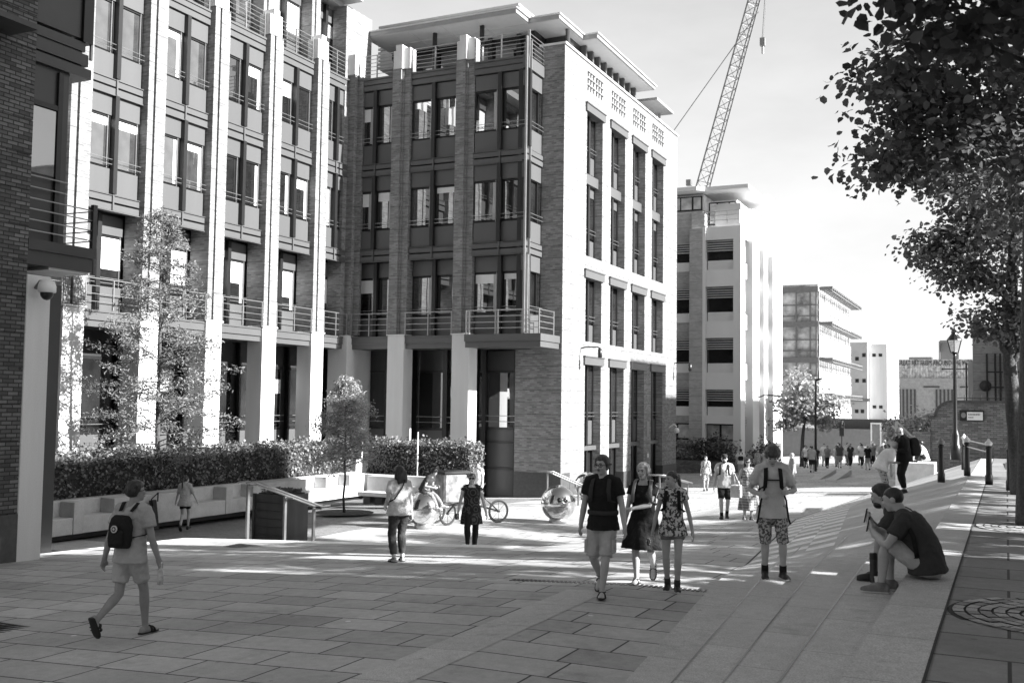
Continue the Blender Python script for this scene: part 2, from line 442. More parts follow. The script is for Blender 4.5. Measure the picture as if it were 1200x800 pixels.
    # chequered pale setts along the foot of the steps
    mb = MB()
    for r_ in range(48):
        for c in range(3):
            if (r_ + c) % 2: continue
            y = 16.8 + r_*.56; w = .44
            x0 = edge(4, y) + .03 + c*w
            dx = edge(4, y+.54) - edge(4, y)
            mb.quad(*[(a, b, surf(a, b) + .005) for a, b in ((x0, y), (x0+w, y), (x0+w+dx, y+.54), (x0+dx, y+.54))])
    struct(mb.build('paving_band', [M['granite_pale']]))
    return edge, surf
edge_x, step_z = ground()
# drain channel across the plaza and gully grates
def ground_metal():
    mb = MB(); n = 46
    for i in range(n):
        x = -6.4 + i*.066
        z = gP(x, 13.5) + .006
        mb.box(x, x+.04, 13.42, 13.56, z-.004, z+.004)
    tag(mb.build('drain_channel', M['black']), 'slotted black drain channel across the paving by the walking family', 'drain')
    mb = MB()
    for i in range(7):
        z = gP(-10.6, 8.3 + .07*i) + .006; mb.box(-11.2, -10.25, 8.2 + .085*i, 8.24 + .085*i, z-.004, z+.004)
    tag(mb.build('gully_grate', M['black']), 'slotted drain grate in the paving at the lower left corner', 'drain')
    mb = MB()
    for i in range(6):
        z = gP(-14.3, 17) + .006; mb.box(-14.6, -13.9, 16.9 + .09*i, 16.95 + .09*i, z-.004, z+.004)
    tag(mb.build('gully_grate', M['black']), 'small drain grate in the sunlit paving near the courtyard steps', 'drain')
    # cobbled rings round the street trees : concentric courses of small setts
    random.seed(5)
    for i, y in enumerate((9.15, 16.4)):
        mb = MB(); n = 40; z = gT(.5, y) + .004
        mb.add([(.42 + .87*math.cos(2*math.pi*j/n), y + .87*math.sin(2*math.pi*j/n), z) for j in range(n)], [tuple(range(n))], 0)
        for k in range(7):
            r0, r1 = .15 + k*.1, .15 + k*.1 + .082; m = max(8, int(2*math.pi*r1/.15))
            for j in range(m):
                a0 = 2*math.pi*(j + .06 + .5*(k % 2))/m; a1 = 2*math.pi*(j + .94 + .5*(k % 2))/m; h = z + .006 + random.uniform(0, .008)
                mb.quad(*[(.42 + r_*math.cos(q), y + r_*math.sin(q), h) for r_, q in ((r0, a0), (r1, a0), (r1, a1), (r0, a1))], mi=random.choice((1, 1, 2)))
        struct(mb.build('tree_surround', [M['soil'], M['granite_sett'], M['granite_sett_dark']]))
ground_metal()
# ------------------------------------------------------------------ the courtyard office building (long range + gabled wing)
PW, MOD = .84, 3.27
LV = [2.6, 6.55, 10.5, 14.45]
OFF = thing('office_building', 'tall brick office building with white pillars round the courtyard and a sunlit gable end', 'building', (-24, 40, -3.8))
CACHE = {}
def tmpl(key, fn):
    """cached mesh for a repeated part; fn returns (MB, materials)"""
    if key not in CACHE:
        mb, mats = fn(); me = mb.mesh(key[0])
        for m in (mats if isinstance(mats, (list, tuple)) else [mats]): me.materials.append(m)
        CACHE[key] = me
    return CACHE[key]
def inst(name, me, root, loc, rz=0, parent=None):
    o = link(bpy.data.objects.new(name, me))
    if parent is not None: o.parent = parent; o.location = loc
    else:
        o.parent = root; o.location = Vector(loc) - root.location; o.rotation_euler = (0, 0, rz)
    return o
def f_spandrel(w, band=True, d=0.):
    mb = MB(); c = w/2
    mb.box(.05, w-.05, .32+d, .40+d, .31, 1.16)
    if band:
        mb.box(0, w, .24, .40, .035, .235); mb.box(0, w, .24, .40, -.245, -.035)
        mb.box(0, w, .2, .40, .25, .275); mb.box(0, w, .2, .4, -.29, -.26)
        mb.box(c-.03, c+.03, .18, .24, -.25, .29)
    return mb, M['panel']
def f_head(w, d=0.):
    return MB().box(.05, w-.05, .32+d, .40+d, 2.99, 3.65), M['panel']
def f_window(w, band=True, d=0.):
    mb = MB(); c = w/2
    mb.box(0, w, .44+d, .52+d, -.29 if band else .25, 3.69)            # dark backing
    mb.box(c-.085, c+.085, .14+d, .43+d, .30, 3.66)                    # projecting mullion
    for x0, x1 in ((.02, c-.1), (c+.1, w-.02)):
        for a, b, z0, z1 in ((x0, x0+.03, 1.2, 2.96), (x1-.03, x1, 1.2, 2.96), (x0+.031, x1-.031, 2.92, 2.96), (x0+.031, x1-.031, 1.2, 1.23)):
            mb.box(a, b, .36+d, .435+d, z0, z1)
        mb.box(x1-.13, x1-.105, .33+d, .37+d, 1.17, 2.97, 1)            # thin light glazing bar
    for z in (1.3, 1.47): mb.tube([(0, .22+d, z), (w, .22+d, z)], .013, 6, 1)
    return mb, [M['frame'], M['steel']]
def f_pane(w, d=0.):
    mb = MB(); mb.box(.052, w/2-.133, .40+d, .43+d, 1.255, 2.895); return mb, M['glass']
def f_blind(w, d=0., zb=1.8):
    mb = MB(); mb.box(.055, w/2-.14, .39+d, .399+d, zb, 2.892); return mb, M['blind']
def f_curtain(w, d=0.):
    mb = MB(); mb.box(w/2-.38, w/2-.17, .388+d, .399+d, 1.26, 2.892); return mb, M['curtain']
def window(root, w, loc, rz, band=True, d=0., pane='glass', blind=0, curtain=0):
    k = (round(w, 2), band, d)
    inst('spandrel', tmpl(('spandrel',)+k, lambda: f_spandrel(w, band, d)), root, loc, rz)
    inst('head_panel', tmpl(('head_panel', round(w, 2), d), lambda: f_head(w, d)), root, loc, rz)
    fr = inst('window', tmpl(('window',)+k, lambda: f_window(w, band, d)), root, loc, rz)
    c = w/2
    for q, x in enumerate((0, c+.08)):
        me = tmpl(('pane', pane)+k, lambda: (f_pane(w, d)[0], M[pane]))
        inst('pane', me, root, (x, 0, 0), 0, fr)
        if blind == 1:
            zb = random.choice((1.62, 1.8, 1.8, 2.05, 2.3)); inst('blind', tmpl(('blind', zb)+k, lambda: f_blind(w, d, zb)), root, (x, 0, 0), 0, fr)
        elif random.random() < .3:
            zb = random.choice((2.3, 2.5, 2.65)); inst('blind', tmpl(('blind', zb)+k, lambda: f_blind(w, d, zb)), root, (x, 0, 0), 0, fr)
        if curtain and random.random() < .75: inst('curtain', tmpl(('curtain',)+k, lambda: f_curtain(w, d)), root, (x if q == 0 else x, 0, 0), 0, fr)
    if blind == 2:
        mb = tmpl(('blind', 2)+k, lambda: (MB().box(.078, w/2-.17, .39+d, .399+d, 2.62, 2.892), M['blind']))
        for x in (0, c+.08): inst('blind', mb, root, (x, 0, 0), 0, fr)
    return fr
def f_rail(w, y, z0, n, hgt):
    mb = MB()
    for i in range(n): mb.tube([(0, y, z0 + hgt*(i+1)/n), (w, y, z0 + hgt*(i+1)/n)], .02 if i == n-1 else .014, 6)
    for x in (.05, w/2, w-.05): mb.box(x-.02, x+.02, y-.03, y+.03, z0, z0+hgt)
    return mb, M['steel']
def rail(root, w, loc, rz, y=.04, z0=.28, n=4, hgt=1.02, name='balcony_rail'):
    return inst(name, tmpl((name, round(w, 2), y, z0, n, hgt), lambda: f_rail(w, y, z0, n, hgt)), root, loc, rz)
def f_beam(w):
    mb = MB(); mb.box(0, w, .1, 1.5, -.05, .25); mb.box(0, w, .14, 1.5, -.29, -.051)
    mb.box(0, w, .06, .1, .2, .26); mb.box(0, w, .08, .14, -.07, -.03); return mb, M['panel']
def beam(root, w, loc, rz):
    return inst('balcony_beam', tmpl(('balcony_beam', round(w, 2)), lambda: f_beam(w)), root, loc, rz)
def f_column():
    mb = MB(); mb.box(0, .85, 0, .78, -6.6, .28); mb.box(-.05, .9, -.05, .8, .28, .34); return mb, M['stone']
def column(root, loc, rz):
    o = inst('column', tmpl(('column',), f_column), root, loc, rz)
    b = o.modifiers.new('bevel', 'BEVEL'); b.width = .012; b.segments = 1; return o
def f_pier_long(h):
    mb = MB(); mb.box(0, .25, 0, .9, 0, h); mb.box(.25, .35, .14, .9, 0, h); mb.box(.35, .84, 0, .9, 0, h); return mb, M['brick']
def f_pier_wing(h):
    mb = MB(); mb.box(0, .44, 0, .9, 0, h); mb.box(.44, .52, .09, .9, 0, h); mb.box(.52, .84, .16, .9, 0, h); return mb, M['brick']
def f_cap():
    mb = MB(); mb.box(0, .16, .04, .6, 0, .85); mb.box(.16, .5, -.03, .6, 0, 1.08); mb.box(.5, .84, .1, .6, 0, .95); return mb, M['stone']
def f_ground(w):
    mb = MB(); y = 1.75; c = w*.52
    mb.box(-.2, w+.2, y, y+.1, -6.6, -.25)                       # dark backing
    mb.box(c-.11, c+.11, y-.22, y-.001, -6.6, -.25)
    for z in (-1.25, -3.85, -4.9): mb.box(-.2, w+.2, y-.07, y-.001, z-.05, z+.05)
    for z in (-3.55, -3.3): mb.tube([(-.2, y-.2, z), (w+.2, y-.2, z)], .014, 6, 1)
    for z in (-5.0, -5.3): mb.tube([(-.2, y-.5, z), (w+.2, y-.5, z)], .02, 6, 1)
    return mb, [M['frame'], M['steel']]
def ground_bay(root, w, loc, rz, pale=.5, blind=True):
    fr = inst('ground_window', tmpl(('ground_window', round(w, 2)), lambda: f_ground(w)), root, loc, rz)
    y = 1.75; c = w*.52
    for q, (x0, x1) in enumerate(((-.15, c-.12), (c+.12, w+.15))):
        inst('pane', tmpl(('gpane', q, round(w, 2)), lambda: (MB().box(x0, x1, y-.045, y-.01, -3.79, -1.31), M['glass_dark'])), root, (0, 0, 0), 0, fr)
        inst('panel', tmpl(('gpanel', q, round(w, 2)), lambda: (MB().box(x0, x1, y-.045, y-.01, -6.5, -3.91), M['panel'])), root, (0, 0, 0), 0, fr)
        inst('fascia_panel', tmpl(('gfas', q, round(w, 2)), lambda: (MB().box(x0, x1, y-.045, y-.01, -1.19, -.27), M['panel_dark'])), root, (0, 0, 0), 0, fr)
    if blind:
        x0, x1 = c+.14, w+.1
        inst('blind', tmpl(('gbl', round(w, 2)), lambda: (MB().box(x0, x1, y-.06, y-.046, -2.35, -1.75), M['blind'])), root, (0, 0, 0), 0, fr)
    return fr
# ---- long range: fronts at X=-27, looking over the courtyard ------------------------------------------------------
XL, RZ = -27.0, math.pi/2
SL = [23.43 - MOD*2, 23.43 - MOD, 23.43, 26.70, 29.97, 33.24, 36.51]
pier_l = lambda h, n: tmpl(('pier', n, h), lambda: f_pier_long(h))
for i, s in enumerate(SL):
    column(OFF, (XL, s, LV[0]), RZ)
    inst('pier', pier_l(12.02, 'long'), OFF, (XL, s, 2.94), RZ)
    inst('pier_cap', tmpl(('cap',), f_cap), OFF, (XL, s, 14.96), RZ)
    inst('pier', tmpl(('pier_top',), lambda: (MB().box(0, .2, .5, 1.2, 0, 3.6).box(.2, .3, .6, 1.2, 0, 3.6).box(.3, .62, .5, 1.2, 0, 3.6), M['brick'])), OFF, (XL, s+.11, 14.96), RZ)
    w = MOD - PW if i < 6 else 1.86
    s2 = s + PW
    for k in (1, 2):
        pane = 'glass_lit' if i <= 3 else 'glass'
        window(OFF, w, (XL, s2, LV[k]), RZ, pane=pane, blind=2 if (k == 1 and i == 2) else 0, curtain=1 if i >= 4 else (1 if i == 3 else 0))
    # top band closing the third floor
    inst('spandrel', tmpl(('topband', round(w, 2)), lambda: (MB().box(0, w, .24, .5, .035, .235).box(0, w, .24, .5, -.245, -.035).box(0, w, .2, .5, .25, .33).box(0, w, .3, .5, -.03, .03), M['panel'])), OFF, (XL, s2, LV[3]), RZ)
    window(OFF, w, (XL, s2, LV[0]), RZ, band=False, d=.62, pane='glass', blind=1, curtain=1)
    rail(OFF, w, (XL, s2, LV[0]), RZ)
    beam(OFF, w, (XL, s2, LV[0]), RZ)
    ground_bay(OFF, w, (XL, s2, LV[0]), RZ, blind=(i % 2 == 1))
    window(OFF, w+.2, (XL, s2-.1, LV[3]), RZ, band=False, d=.75, pane='glass_lit', blind=1)
    rail(OFF, w, (XL, s2, LV[3]), RZ, y=.3, z0=.34, n=6, hgt=1.1)
mb = MB(); mb.box(-29.3, -26.7, 16.5, 39.4, 18.45, 18.8); mb.box(-29.2, -27.6, 16.5, 39.2, 18.2, 18.449)
mb.build('roof', M['fascia'], OFF)
mb = MB(); mb.box(-40, -28.9, 16.5, 60, -4.2, 2.3); mb.box(-40, -28.2, 16.5, 58, 2.31, 14.2); mb.box(-40, -28.6, 16.5, 39.3, 14.21, 18.19)
mb.build('core_wall', M['panel_dark'], OFF)
# ---- gabled wing, front towards the camera at Y=39.2 -----------------------------------------------------------------
YW = 39.2
WS = [(-26.9, 2.03), (-24.03, 2.43), (-20.76, 2.61)]
pier_w = tmpl(('pier', 'wing'), lambda: f_pier_wing(12.02))
for s in (-24.87, -21.60):
    column(OFF, (s, YW, LV[0]), 0); inst('pier', pier_w, OFF, (s, YW, 2.94), 0)
    inst('pier_cap', tmpl(('cap',), f_cap), OFF, (s, YW, 14.96), 0)
# inner corner pier
mb = MB(); mb.box(-28.0, -27.25, 38.9, 41, 2.94, 18.2); mb.box(-27.25, -26.9, 39.2, 41, 2.94, 14.96); mb.build('corner_pier', M['brick'], OFF)
mb = MB(); mb.box(-27.9, -26.85, 38.95, 41, -4.2, 2.93); mb.build('corner_column', M['stone'], OFF, bevel=.012)
mb = MB(); mb.box(-27.25, -26.85, 39.1, 39.9, 14.97, 15.9); mb.build('pier_cap', M['stone'], OFF)
mb = MB(); mb.box(-27.0, -26.6, 39.42, 39.6, 2.94, 14.9); mb.build('corner_pier', M['brick'], OFF)
for i, (s, w) in enumerate(WS):
    y = YW if i < 2 else YW - .15
    for k in (1, 2):
        window(OFF, w, (s, y, LV[k]), 0, pane='glass', curtain=1 if i != 1 else 0)
    inst('spandrel', tmpl(('topband', round(w, 2)), lambda: (MB().box(0, w, .24, .5, .035, .235).box(0, w, .24, .5, -.245, -.035).box(0, w, .2, .5, .25, .33).box(0, w, .3, .5, -.03, .03), M['panel'])), OFF, (s, y, LV[3]), 0)
    window(OFF, w, (s, y, LV[0]), 0, band=False, d=.3 if i < 2 else .2, pane='glass', curtain=1)
    rail(OFF, w, (s, y, LV[0]), 0)
    beam(OFF, w, (s, y, LV[0]), 0)
    rail(OFF, w, (s, y, LV[3]), 0, y=.25, z0=.34, n=6, hgt=1.05)
for s, w in WS[:2]: ground_bay(OFF, w, (s, YW, LV[0]), 0, blind=False)
# corner bay: posts, side window and the wrap-round balcony
mb = MB(); mb.box(-18.16, -18.08, 39.0, 39.1, 2.9, 15.5, 1); mb.box(-18.07, -17.97, 39.12, 39.3, 6.9, 10.2); mb.box(-18.07, -17.97, 39.12, 39.3, 10.8, 14.1); mb.box(-18.07, -17.99, 39.12, 39.22, 2.9, 6.2, 1)
mb.box(-18.12, -18.02, 39.35, 39.4, 2.9, 15.4, 1)
mb.build('bay_corner_post', [M['frame'], M['steel']], OFF)
for k in (0, 1, 2):
    z = LV[k]
    MB().box(-18.4, -18.2, 39.3, 40.899, z+.3, z+1.16).build('side_spandrel', M['panel'], OFF); MB().box(-18.4, -18.2, 39.3, 40.899, z+2.99, z+3.65).build('side_head_panel', M['panel'], OFF)
    if k: MB().box(-18.4, -18.12, 39.2, 40.899, z+.035, z+.235).build('side_band', M['panel'], OFF); MB().box(-18.4, -18.12, 39.2, 40.899, z-.245, z-.035).build('side_band', M['panel'], OFF)
    mb = MB(); mb.box(-18.6, -18.41, 39.3, 40.899, z-.29 if k else z+.25, z+3.69); mb.box(-18.4, -18.26, 39.3, 39.42, z+1.17, z+2.98); mb.box(-18.4, -18.26, 40.6, 40.67, z+1.17, z+2.98)
    for zz in (1.3, 1.47): mb.tube([(-18.1, 39.3, z+zz), (-18.1, 40.95, z+zz)], .013, 6, 1)
    w_ = mb.build('side_window', [M['frame'], M['steel']], OFF)
    MB().box(-18.4, -18.36, 39.43, 40.59, z+1.18, z+2.97).build('pane', M['glass'], w_)
mb = MB(); mb.box(-18.4, -18.1, 39.2, 40.899, 14.2, 14.7); mb.build('side_spandrel', M['panel'], OFF)
mb = MB(); mb.box(-20.76, -17.2, 38.75, 39.15, 2.55, 2.85); mb.box(-20.76, -17.25, 38.85, 39.15, 2.3, 2.549); mb.box(-18.14, -17.2, 39.151, 40.8, 2.55, 2.85); mb.box(-18.14, -17.25, 39.151, 40.8, 2.3, 2.549)
mb.build('balcony_slab', M['panel'], OFF)
mb = MB()
for z in (3.1, 3.35, 3.6, 3.85):
    mb.tube([(-20.7, 38.8, z), (-17.3, 38.8, z), (-17.3, 40.3, z)], .016, 6)
for x, y in ((-20.7, 38.8), (-19.3, 38.8), (-19.2, 38.8), (-17.3, 38.8), (-17.3, 40.3)): mb.box(x-.025, x+.025, y-.03, y+.03, 2.85, 3.88)
mb.build('balcony_rail', M['steel'], OFF)
mb = MB()
for z in [14.8 + .18*i for i in range(6)]: mb.tube([(-18.12, 39.3, z), (-18.12, 41.2, z)], .016, 6)
mb.box(-18.15, -18.09, 39.27, 39.33, 14.7, 15.85)
mb.build('balcony_rail', M['steel'], OFF)
# brick corner, ground floor wall and entrance glazing below the corner bay
mb = MB(); mb.box(-18.61, -18.25, 40.9, 41.9, 2.3, 15.62); mb.box(-18.199, -17.15, 40.9, 41.9, 2.3, 15.62); mb.box(-18.251, -18.2, 41.0, 41.9, 2.3, 15.62)
mb.box(-19.35, -17.15, 40.9, 41.9, -3.0, 2.3)
mb.build('corner_wall', M['brick'], OFF)
MB().box(-19.35, -17.13, 40.87, 41.9, -4.6, -3.0).build('wall_plinth', M['plinth'], OFF)
mb = MB(); mb.box(-21.2, -19.36, 41.2, 41.3, -4.2, 2.3)
for z in (1.35, -1.15, -1.75, -2.9): mb.box(-21.2, -19.36, 41.1, 41.199, z-.05, z+.05)
mb.box(-21.0, -20.82, 40.95, 41.099, -4.2, 2.3); mb.box(-19.45, -19.36, 41.0, 41.199, -4.2, 2.3)
for z in (-.85, -.6): mb.tube([(-21.2, 40.98, z), (-19.36, 40.98, z)], .013, 6, 1)
e = mb.build('entrance_glazing', [M['frame'], M['steel']], OFF)
mb = MB(); mb.box(-20.81, -19.46, 41.13, 41.19, -1.1, 1.29); mb.box(-21.2, -21.01, 41.13, 41.19, -1.1, 1.29); mb.build('pane', M['glass'], e)
for z0, z1 in ((-2.84, -1.81), (-4.2, -2.96), (1.41, 2.25), (-1.69, -1.21)): MB().box(-20.81, -19.46, 41.13, 41.19, z0, z1).build('panel', M['panel_dark'], e)
# wing body behind the glazing
mb = MB(); mb.box(-28.1, -18.65, 40.2, 57.9, 2.35, 14.55); mb.box(-26, -18.7, 41.32, 57.9, -4.6, 2.34); mb.build('core_wall', M['panel_dark'], OFF)
mb = MB(); mb.box(-27.9, -18.3, 39.7, 57.9, 14.56, 14.66); mb.build('terrace_floor', M['slab'], OFF)
# ---- gable wall towards the street, X=-17.15 ----
XG, TH = -17.15, 1.15
GY = [43.6 + 3.23*k for k in range(4)]; GW = 2.05
mb = MB()
yy = [41.901] + [v for y in GY for v in (y, y+GW)] + [58.0]
for i in range(0, 10, 2): mb.box(XG-TH, XG, yy[i], yy[i+1], -3.35, 15.62)
for y in GY:
    for z0, z1 in ((1.8, 2.8), (5.75, 6.7), (13.4, 15.62)): mb.box(XG-TH, XG, y+.001, y+GW-.001, z0, z1)
mb.build('gable_wall', M['brick'], OFF)
for i in range(0, 10, 2): MB().box(XG-TH, XG+.03, yy[i]+(.0 if i else -.03), yy[i+1], -5.2, -3.35).build('wall_plinth', M['plinth'], OFF)
mb = MB(); mb.box(XG-1.2, XG+.07, 40.84, 58.05, 15.63, 15.72); mb.build('wall_coping', M['stone'], OFF)
# pierced grilles high in the gable : small square recesses in groups
for y in GY:
    for b in (0, 1):
        mb = MB()
        for i in range(3):
            for j in range(3):
                y0 = y + .02 + b*1.08 + i*.33; z0 = 14.35 + j*.32
                mb.box(XG+.002, XG+.035, y0, y0+.05, z0, z0+.24); mb.box(XG+.002, XG+.035, y0+.05, y0+.24, z0+.2, z0+.24)
        mb.build('wall_grille', M['panel_dark'], OFF)
hood = tmpl(('lintel',), lambda: (MB().box(-.25, .09, -.2, GW+.2, 0, .34).box(-.3, .13, -.23, GW+.23, .34, .40), M['panel']))
def f_gw(z0, z1, tr):
    mb = MB(); x = -.46; c = GW/2
    mb.box(x-.12, x-.02, 0, GW, z0, z1); mb.box(x-.0, x+.2, c-.09, c+.09, z0, z1)
    for a, b in ((.0, .06), (GW-.06, GW)): mb.box(x, x+.08, a, b, z0, z1)
    for z in tr: mb.tube([(x+.15, 0, z), (x+.15, GW, z)], .013, 6, 1); mb.tube([(x+.15, 0, z+.17), (x+.15, GW, z+.17)], .013, 6, 1)
    return mb, [M['frame'], M['steel']]
def f_gp(z0, z1, y=-.46): return MB().box(y, y+.05, .07, GW-.07, z0, z1)
for y in GY:
    for z0, z1, tr, glass, pan, bands, hz in (
        (6.7, 13.4, (11.75, 7.9), ((11.6, 13.3), (7.7, 9.6)), ((10.75, 11.55), (6.75, 7.6), (9.65, 10.1)), ((10.14, 10.6),), 13.4),
        (2.8, 5.75, (3.85,), ((3.75, 5.6),), ((2.85, 3.65),), (), 5.75),
        (-4.9, 1.8, (-.6,), ((-.7, 1.7),), ((-1.9, -.8),), ((-2.15, -1.95),), 1.8)):
        f = inst('gable_window', tmpl(('gable_window', z0), lambda: f_gw(z0, z1, tr)), OFF, (XG, y, 0), 0)
        for q in glass: inst('pane', tmpl(('gpa',)+q, lambda: (f_gp(*q), M['glass'])), OFF, (0, 0, 0), 0, f)
        for q in pan: inst('panel', tmpl(('gpn',)+q, lambda: (f_gp(*q), M['panel'])), OFF, (0, 0, 0), 0, f)
        for q in bands: inst('sill_band', tmpl(('gpb',)+q, lambda: (MB().box(-.44, -.2, 0, GW, *q), M['panel'])), OFF, (0, 0, 0), 0, f)
        inst('lintel', hood, OFF, (XG, y, hz-.05), 0)
# ---- set-back top floor and oversailing roof ----
ZR = 17.32
poly = [(-27.6, 40.8), (-19.5, 40.8), (-19.5, 42.2), (-18, 42.2), (-18, 45.2), (-17.3, 45.2), (-17.3, 54.2), (-27.6, 54.2)]
roof = MB().prism(poly, ZR+.03, ZR+.22).build('roof', M['fascia'], OFF)
cx = [(x + (.06 if x < -25 else -.06), y + (.06 if y < 50 else -.06)) for x, y in poly]
MB().prism(cx, ZR, ZR+.028).build('soffit', M['soffit'], roof)
mb = MB()
for x in (-25.2, -23.4, -21.6): mb.box(x-.03, x+.03, 41.0, 43.4, ZR-.03, ZR-.001)
mb.box(-27, -19.6, 42.2, 42.26, ZR-.03, ZR-.001)
mb.build('soffit_joint', M['soffit'], roof)
lo = [(x - .08*(1 if x < -25 else -1), y - .08*(1 if y < 50 else -1)) for x, y in poly]
MB().prism(lo, ZR+.221, ZR+.265).build('roof_edge', M['stone'], roof)
MB().box(-19.5, -17.2, 54.25, 57.4, 16.8, 16.95).build('roof', M['fascia'], OFF)
mb = MB(); mb.box(-30, -21.9, 46, 54, ZR+.27, 20.0)
for k in range(12): mb.box(-30.1, -21.8, 45.93, 45.999, ZR+.35+.2*k, ZR+.47+.2*k); mb.box(-21.899, -21.8, 46, 54, ZR+.35+.2*k, ZR+.47+.2*k)
mb.build('plant_screen', M['roofw'], OFF)
mb = MB(); mb.box(-27.6, -19.9, 43.5, 43.6, 14.67, ZR-.01)
for x in (-26.6, -25.0, -23.5, -22.0, -20.5): mb.box(x-.1, x+.1, 43.2, 43.499, 14.67, ZR-.01)
mb.box(-19.9, -19.6, 43.1, 44.3, 14.67, ZR-.01); mb.box(-27.6, -19.9, 43.38, 43.499, 17.0, ZR-.01)
top = mb.build('top_floor_window', M['frame'], OFF)
for a, b in ((-26.45, -25.15), (-24.85, -23.65), (-23.35, -22.15), (-21.85, -20.65), (-20.35, -19.95)):
    MB().box(a, b, 43.42, 43.49, 14.8, 16.98).build('pane', M['glass'], top)
for x, y in ((-24.1, 41.6), (-21.6, 41.6), (-18.15, 43.6)):
    MB().tube([(x, y, 14.67), (x, y, ZR-.002)], .11, 10).build('roof_post', M['steel_dark'], OFF, smooth=True)
mb = MB(); mb.box(-19.6, -18.45, 44.3, 45.9, 14.67, ZR-.01); mb.box(-19.0, -18.4, 45.9, 54.15, 14.67, ZR-.01)
t2 = mb.build('top_floor_wall', M['panel_dark'], OFF)
mb = MB()
for k in range(9): mb.box(-18.399, -18.15, 45.9 + .92*k, 46.08 + .92*k, 15.6, ZR-.01)
mb.build('wall_fin', M['panel'], t2)
mb = MB()
for k in range(8): mb.box(-18.399, -18.37, 46.2 + .92*k, 46.42 + .92*k, 15.75, 17.2)
mb.build('pane', M['blind'], t2)
MB().tube([(-17.9, 56.9, 15.7), (-17.9, 56.9, 16.74)], .08, 8).build('roof_post', M['steel'], OFF)
# wall lamps, cameras and plates on the gable
def wall_lamp(x, y, z, label):
    t = thing('wall_lamp', label, 'lamp', (x, y, z), 0, 'lamps on brackets on the gable wall')
    MB().tube([(x, y, z), (x+.25, y-.05, z+.05), (x+.85, y-.1, z+.04), (x+.95, y-.1, z-.02)], .035, 6).build('bracket', M['black'], t)
    MB().lathe([(.03, 0), (.1, -.03), (.1, -.38), (.07, -.42)], (x+.95, y-.1, z-.02), 10).build('lamp_head', M['black'], t, smooth=True)
wall_lamp(XG, 43.1, 2.45, 'black drooping lamp on a bracket at the sunlit left end of the gable')
wall_lamp(XG, 57.6, 2.35, 'black drooping lamp on a bracket at the far right end of the gable')
t = thing('security_camera', 'small pale camera on a hooked bracket in the shaded end of the gable', 'camera', (XG, 56.6, -1.3))
MB().tube([(XG, 56.6, -1.3), (XG+.3, 56.6, -1.1), (XG+.45, 56.6, -1.25)], .04, 6).build('bracket', M['white'], t)
MB().ball((XG+.45, 56.6, -1.45), .16, 10, 8).build('dome', M['white'], t, smooth=True)
for z, h, lab in ((-1.7, .8, 'tall pale notice plate on the brick pier between the gable openings'), (-2.9, .4, 'small pale plate low on the brick pier under the tall notice')):
    tag(MB().box(XG+.003, XG+.04, 52.45, 52.95, z, z+h).build('notice_plate', M['grey'], None), lab, 'plate')
MB().box(XG+.041, XG+.045, 52.6, 52.8, -2.8, -2.6).build('mark', M['white'], bpy.data.objects['notice_plate.001'])

# ------------------------------------------------------------------ near brick building at the left edge
NEAR = thing('brick_building', 'shaded dark brick building at the left edge with a balcony and pale stone pillar', 'building', (-18, 8, -3))
mb = MB(); z = -2.15; X0 = -16.3
while z < 19:
    mb.box(-24, X0, -9, 13.3, z+.018, z+.66); mb.box(-24, X0-.018, -9, 13.282, z, z+.0179); z += .66
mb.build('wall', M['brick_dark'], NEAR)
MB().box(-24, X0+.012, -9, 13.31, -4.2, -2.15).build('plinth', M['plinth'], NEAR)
MB().box(-17.2, X0-.0, 13.312, 13.85, -4.2, 2.25).build('pillar', M['stone'], NEAR, bevel=.015)
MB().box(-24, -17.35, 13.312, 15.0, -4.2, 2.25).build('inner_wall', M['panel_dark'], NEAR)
XB = -16.9
# canopy plate high on the brick face
MB().box(X0, X0+.7, 11.4, 12.75, 6.55, 6.65).build('canopy', M['steel_dark'], NEAR)
mb = MB()
for z0 in (7.25, 11.2, 15.1):
    mb.box(-24, XB, 13.312, 14.85, z0+.02, z0+2.8)
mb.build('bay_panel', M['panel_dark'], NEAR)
mb = MB()
for z0 in (6.45, 10.4, 14.3):
    mb.box(-24, XB+.1, 13.312, 15.05, z0, z0+.2); mb.box(-24, XB+.06, 13.312, 15.0, z0+.26, z0+.5); mb.box(-24, XB+.02, 13.312, 14.95, z0+.56, z0+.75); mb.box(-24, XB-.02, 13.312, 14.9, z0+.2, z0+.26); mb.box(-24, XB-.02, 13.312, 14.9, z0+.5, z0+.56)
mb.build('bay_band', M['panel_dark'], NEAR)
mb = MB()
for z0 in (7.25, 11.2, 15.1): mb.box(XB-.2, XB+.06, 14.86, 15.1, z0-.05, z0+2.9)
mb.build('bay_post', M['frame'], NEAR)
MB().box(XB-.05, XB+.0, 15.11, 15.16, 6.9, 18).build('bay_post', M['steel'], NEAR)
# first floor side window, set back
mb = MB(); mb.box(-24, XB-.0, 13.312, 14.6, 2.9, 6.449); w_ = mb.build('side_window', M['panel_dark'], NEAR)
MB().box(XB+.001, XB+.03, 13.45, 14.3, 4.3, 5.6).build('pane', M['glass_lit'], w_)
mb = MB(); mb.box(XB+.001, XB+.06, 14.31, 14.42, 2.95, 6.4); mb.box(XB+.001, XB+.06, 13.32, 14.3, 5.62, 5.72)
mb.build('window_frame', M['frame'], w_)
mb = MB()
for z in (4.0, 4.22): mb.tube([(XB+.12, 13.33, z), (XB+.12, 14.55, z)], .014, 6)
mb.build('window_rail', M['steel'], w_)
mb = MB(); mb.box(-24, X0, 13.312, 14.9, 2.72, 2.92); mb.box(-24, X0-.05, 13.312, 14.85, 2.45, 2.719)
mb.build('balcony_slab', M['panel_dark'], NEAR)
mb = MB(); mb.box(-17.3, X0-.1, 13.86, 14.8, 2.4, 2.449); mb.build('balcony_soffit', M['soffit'], NEAR)
mb = MB()
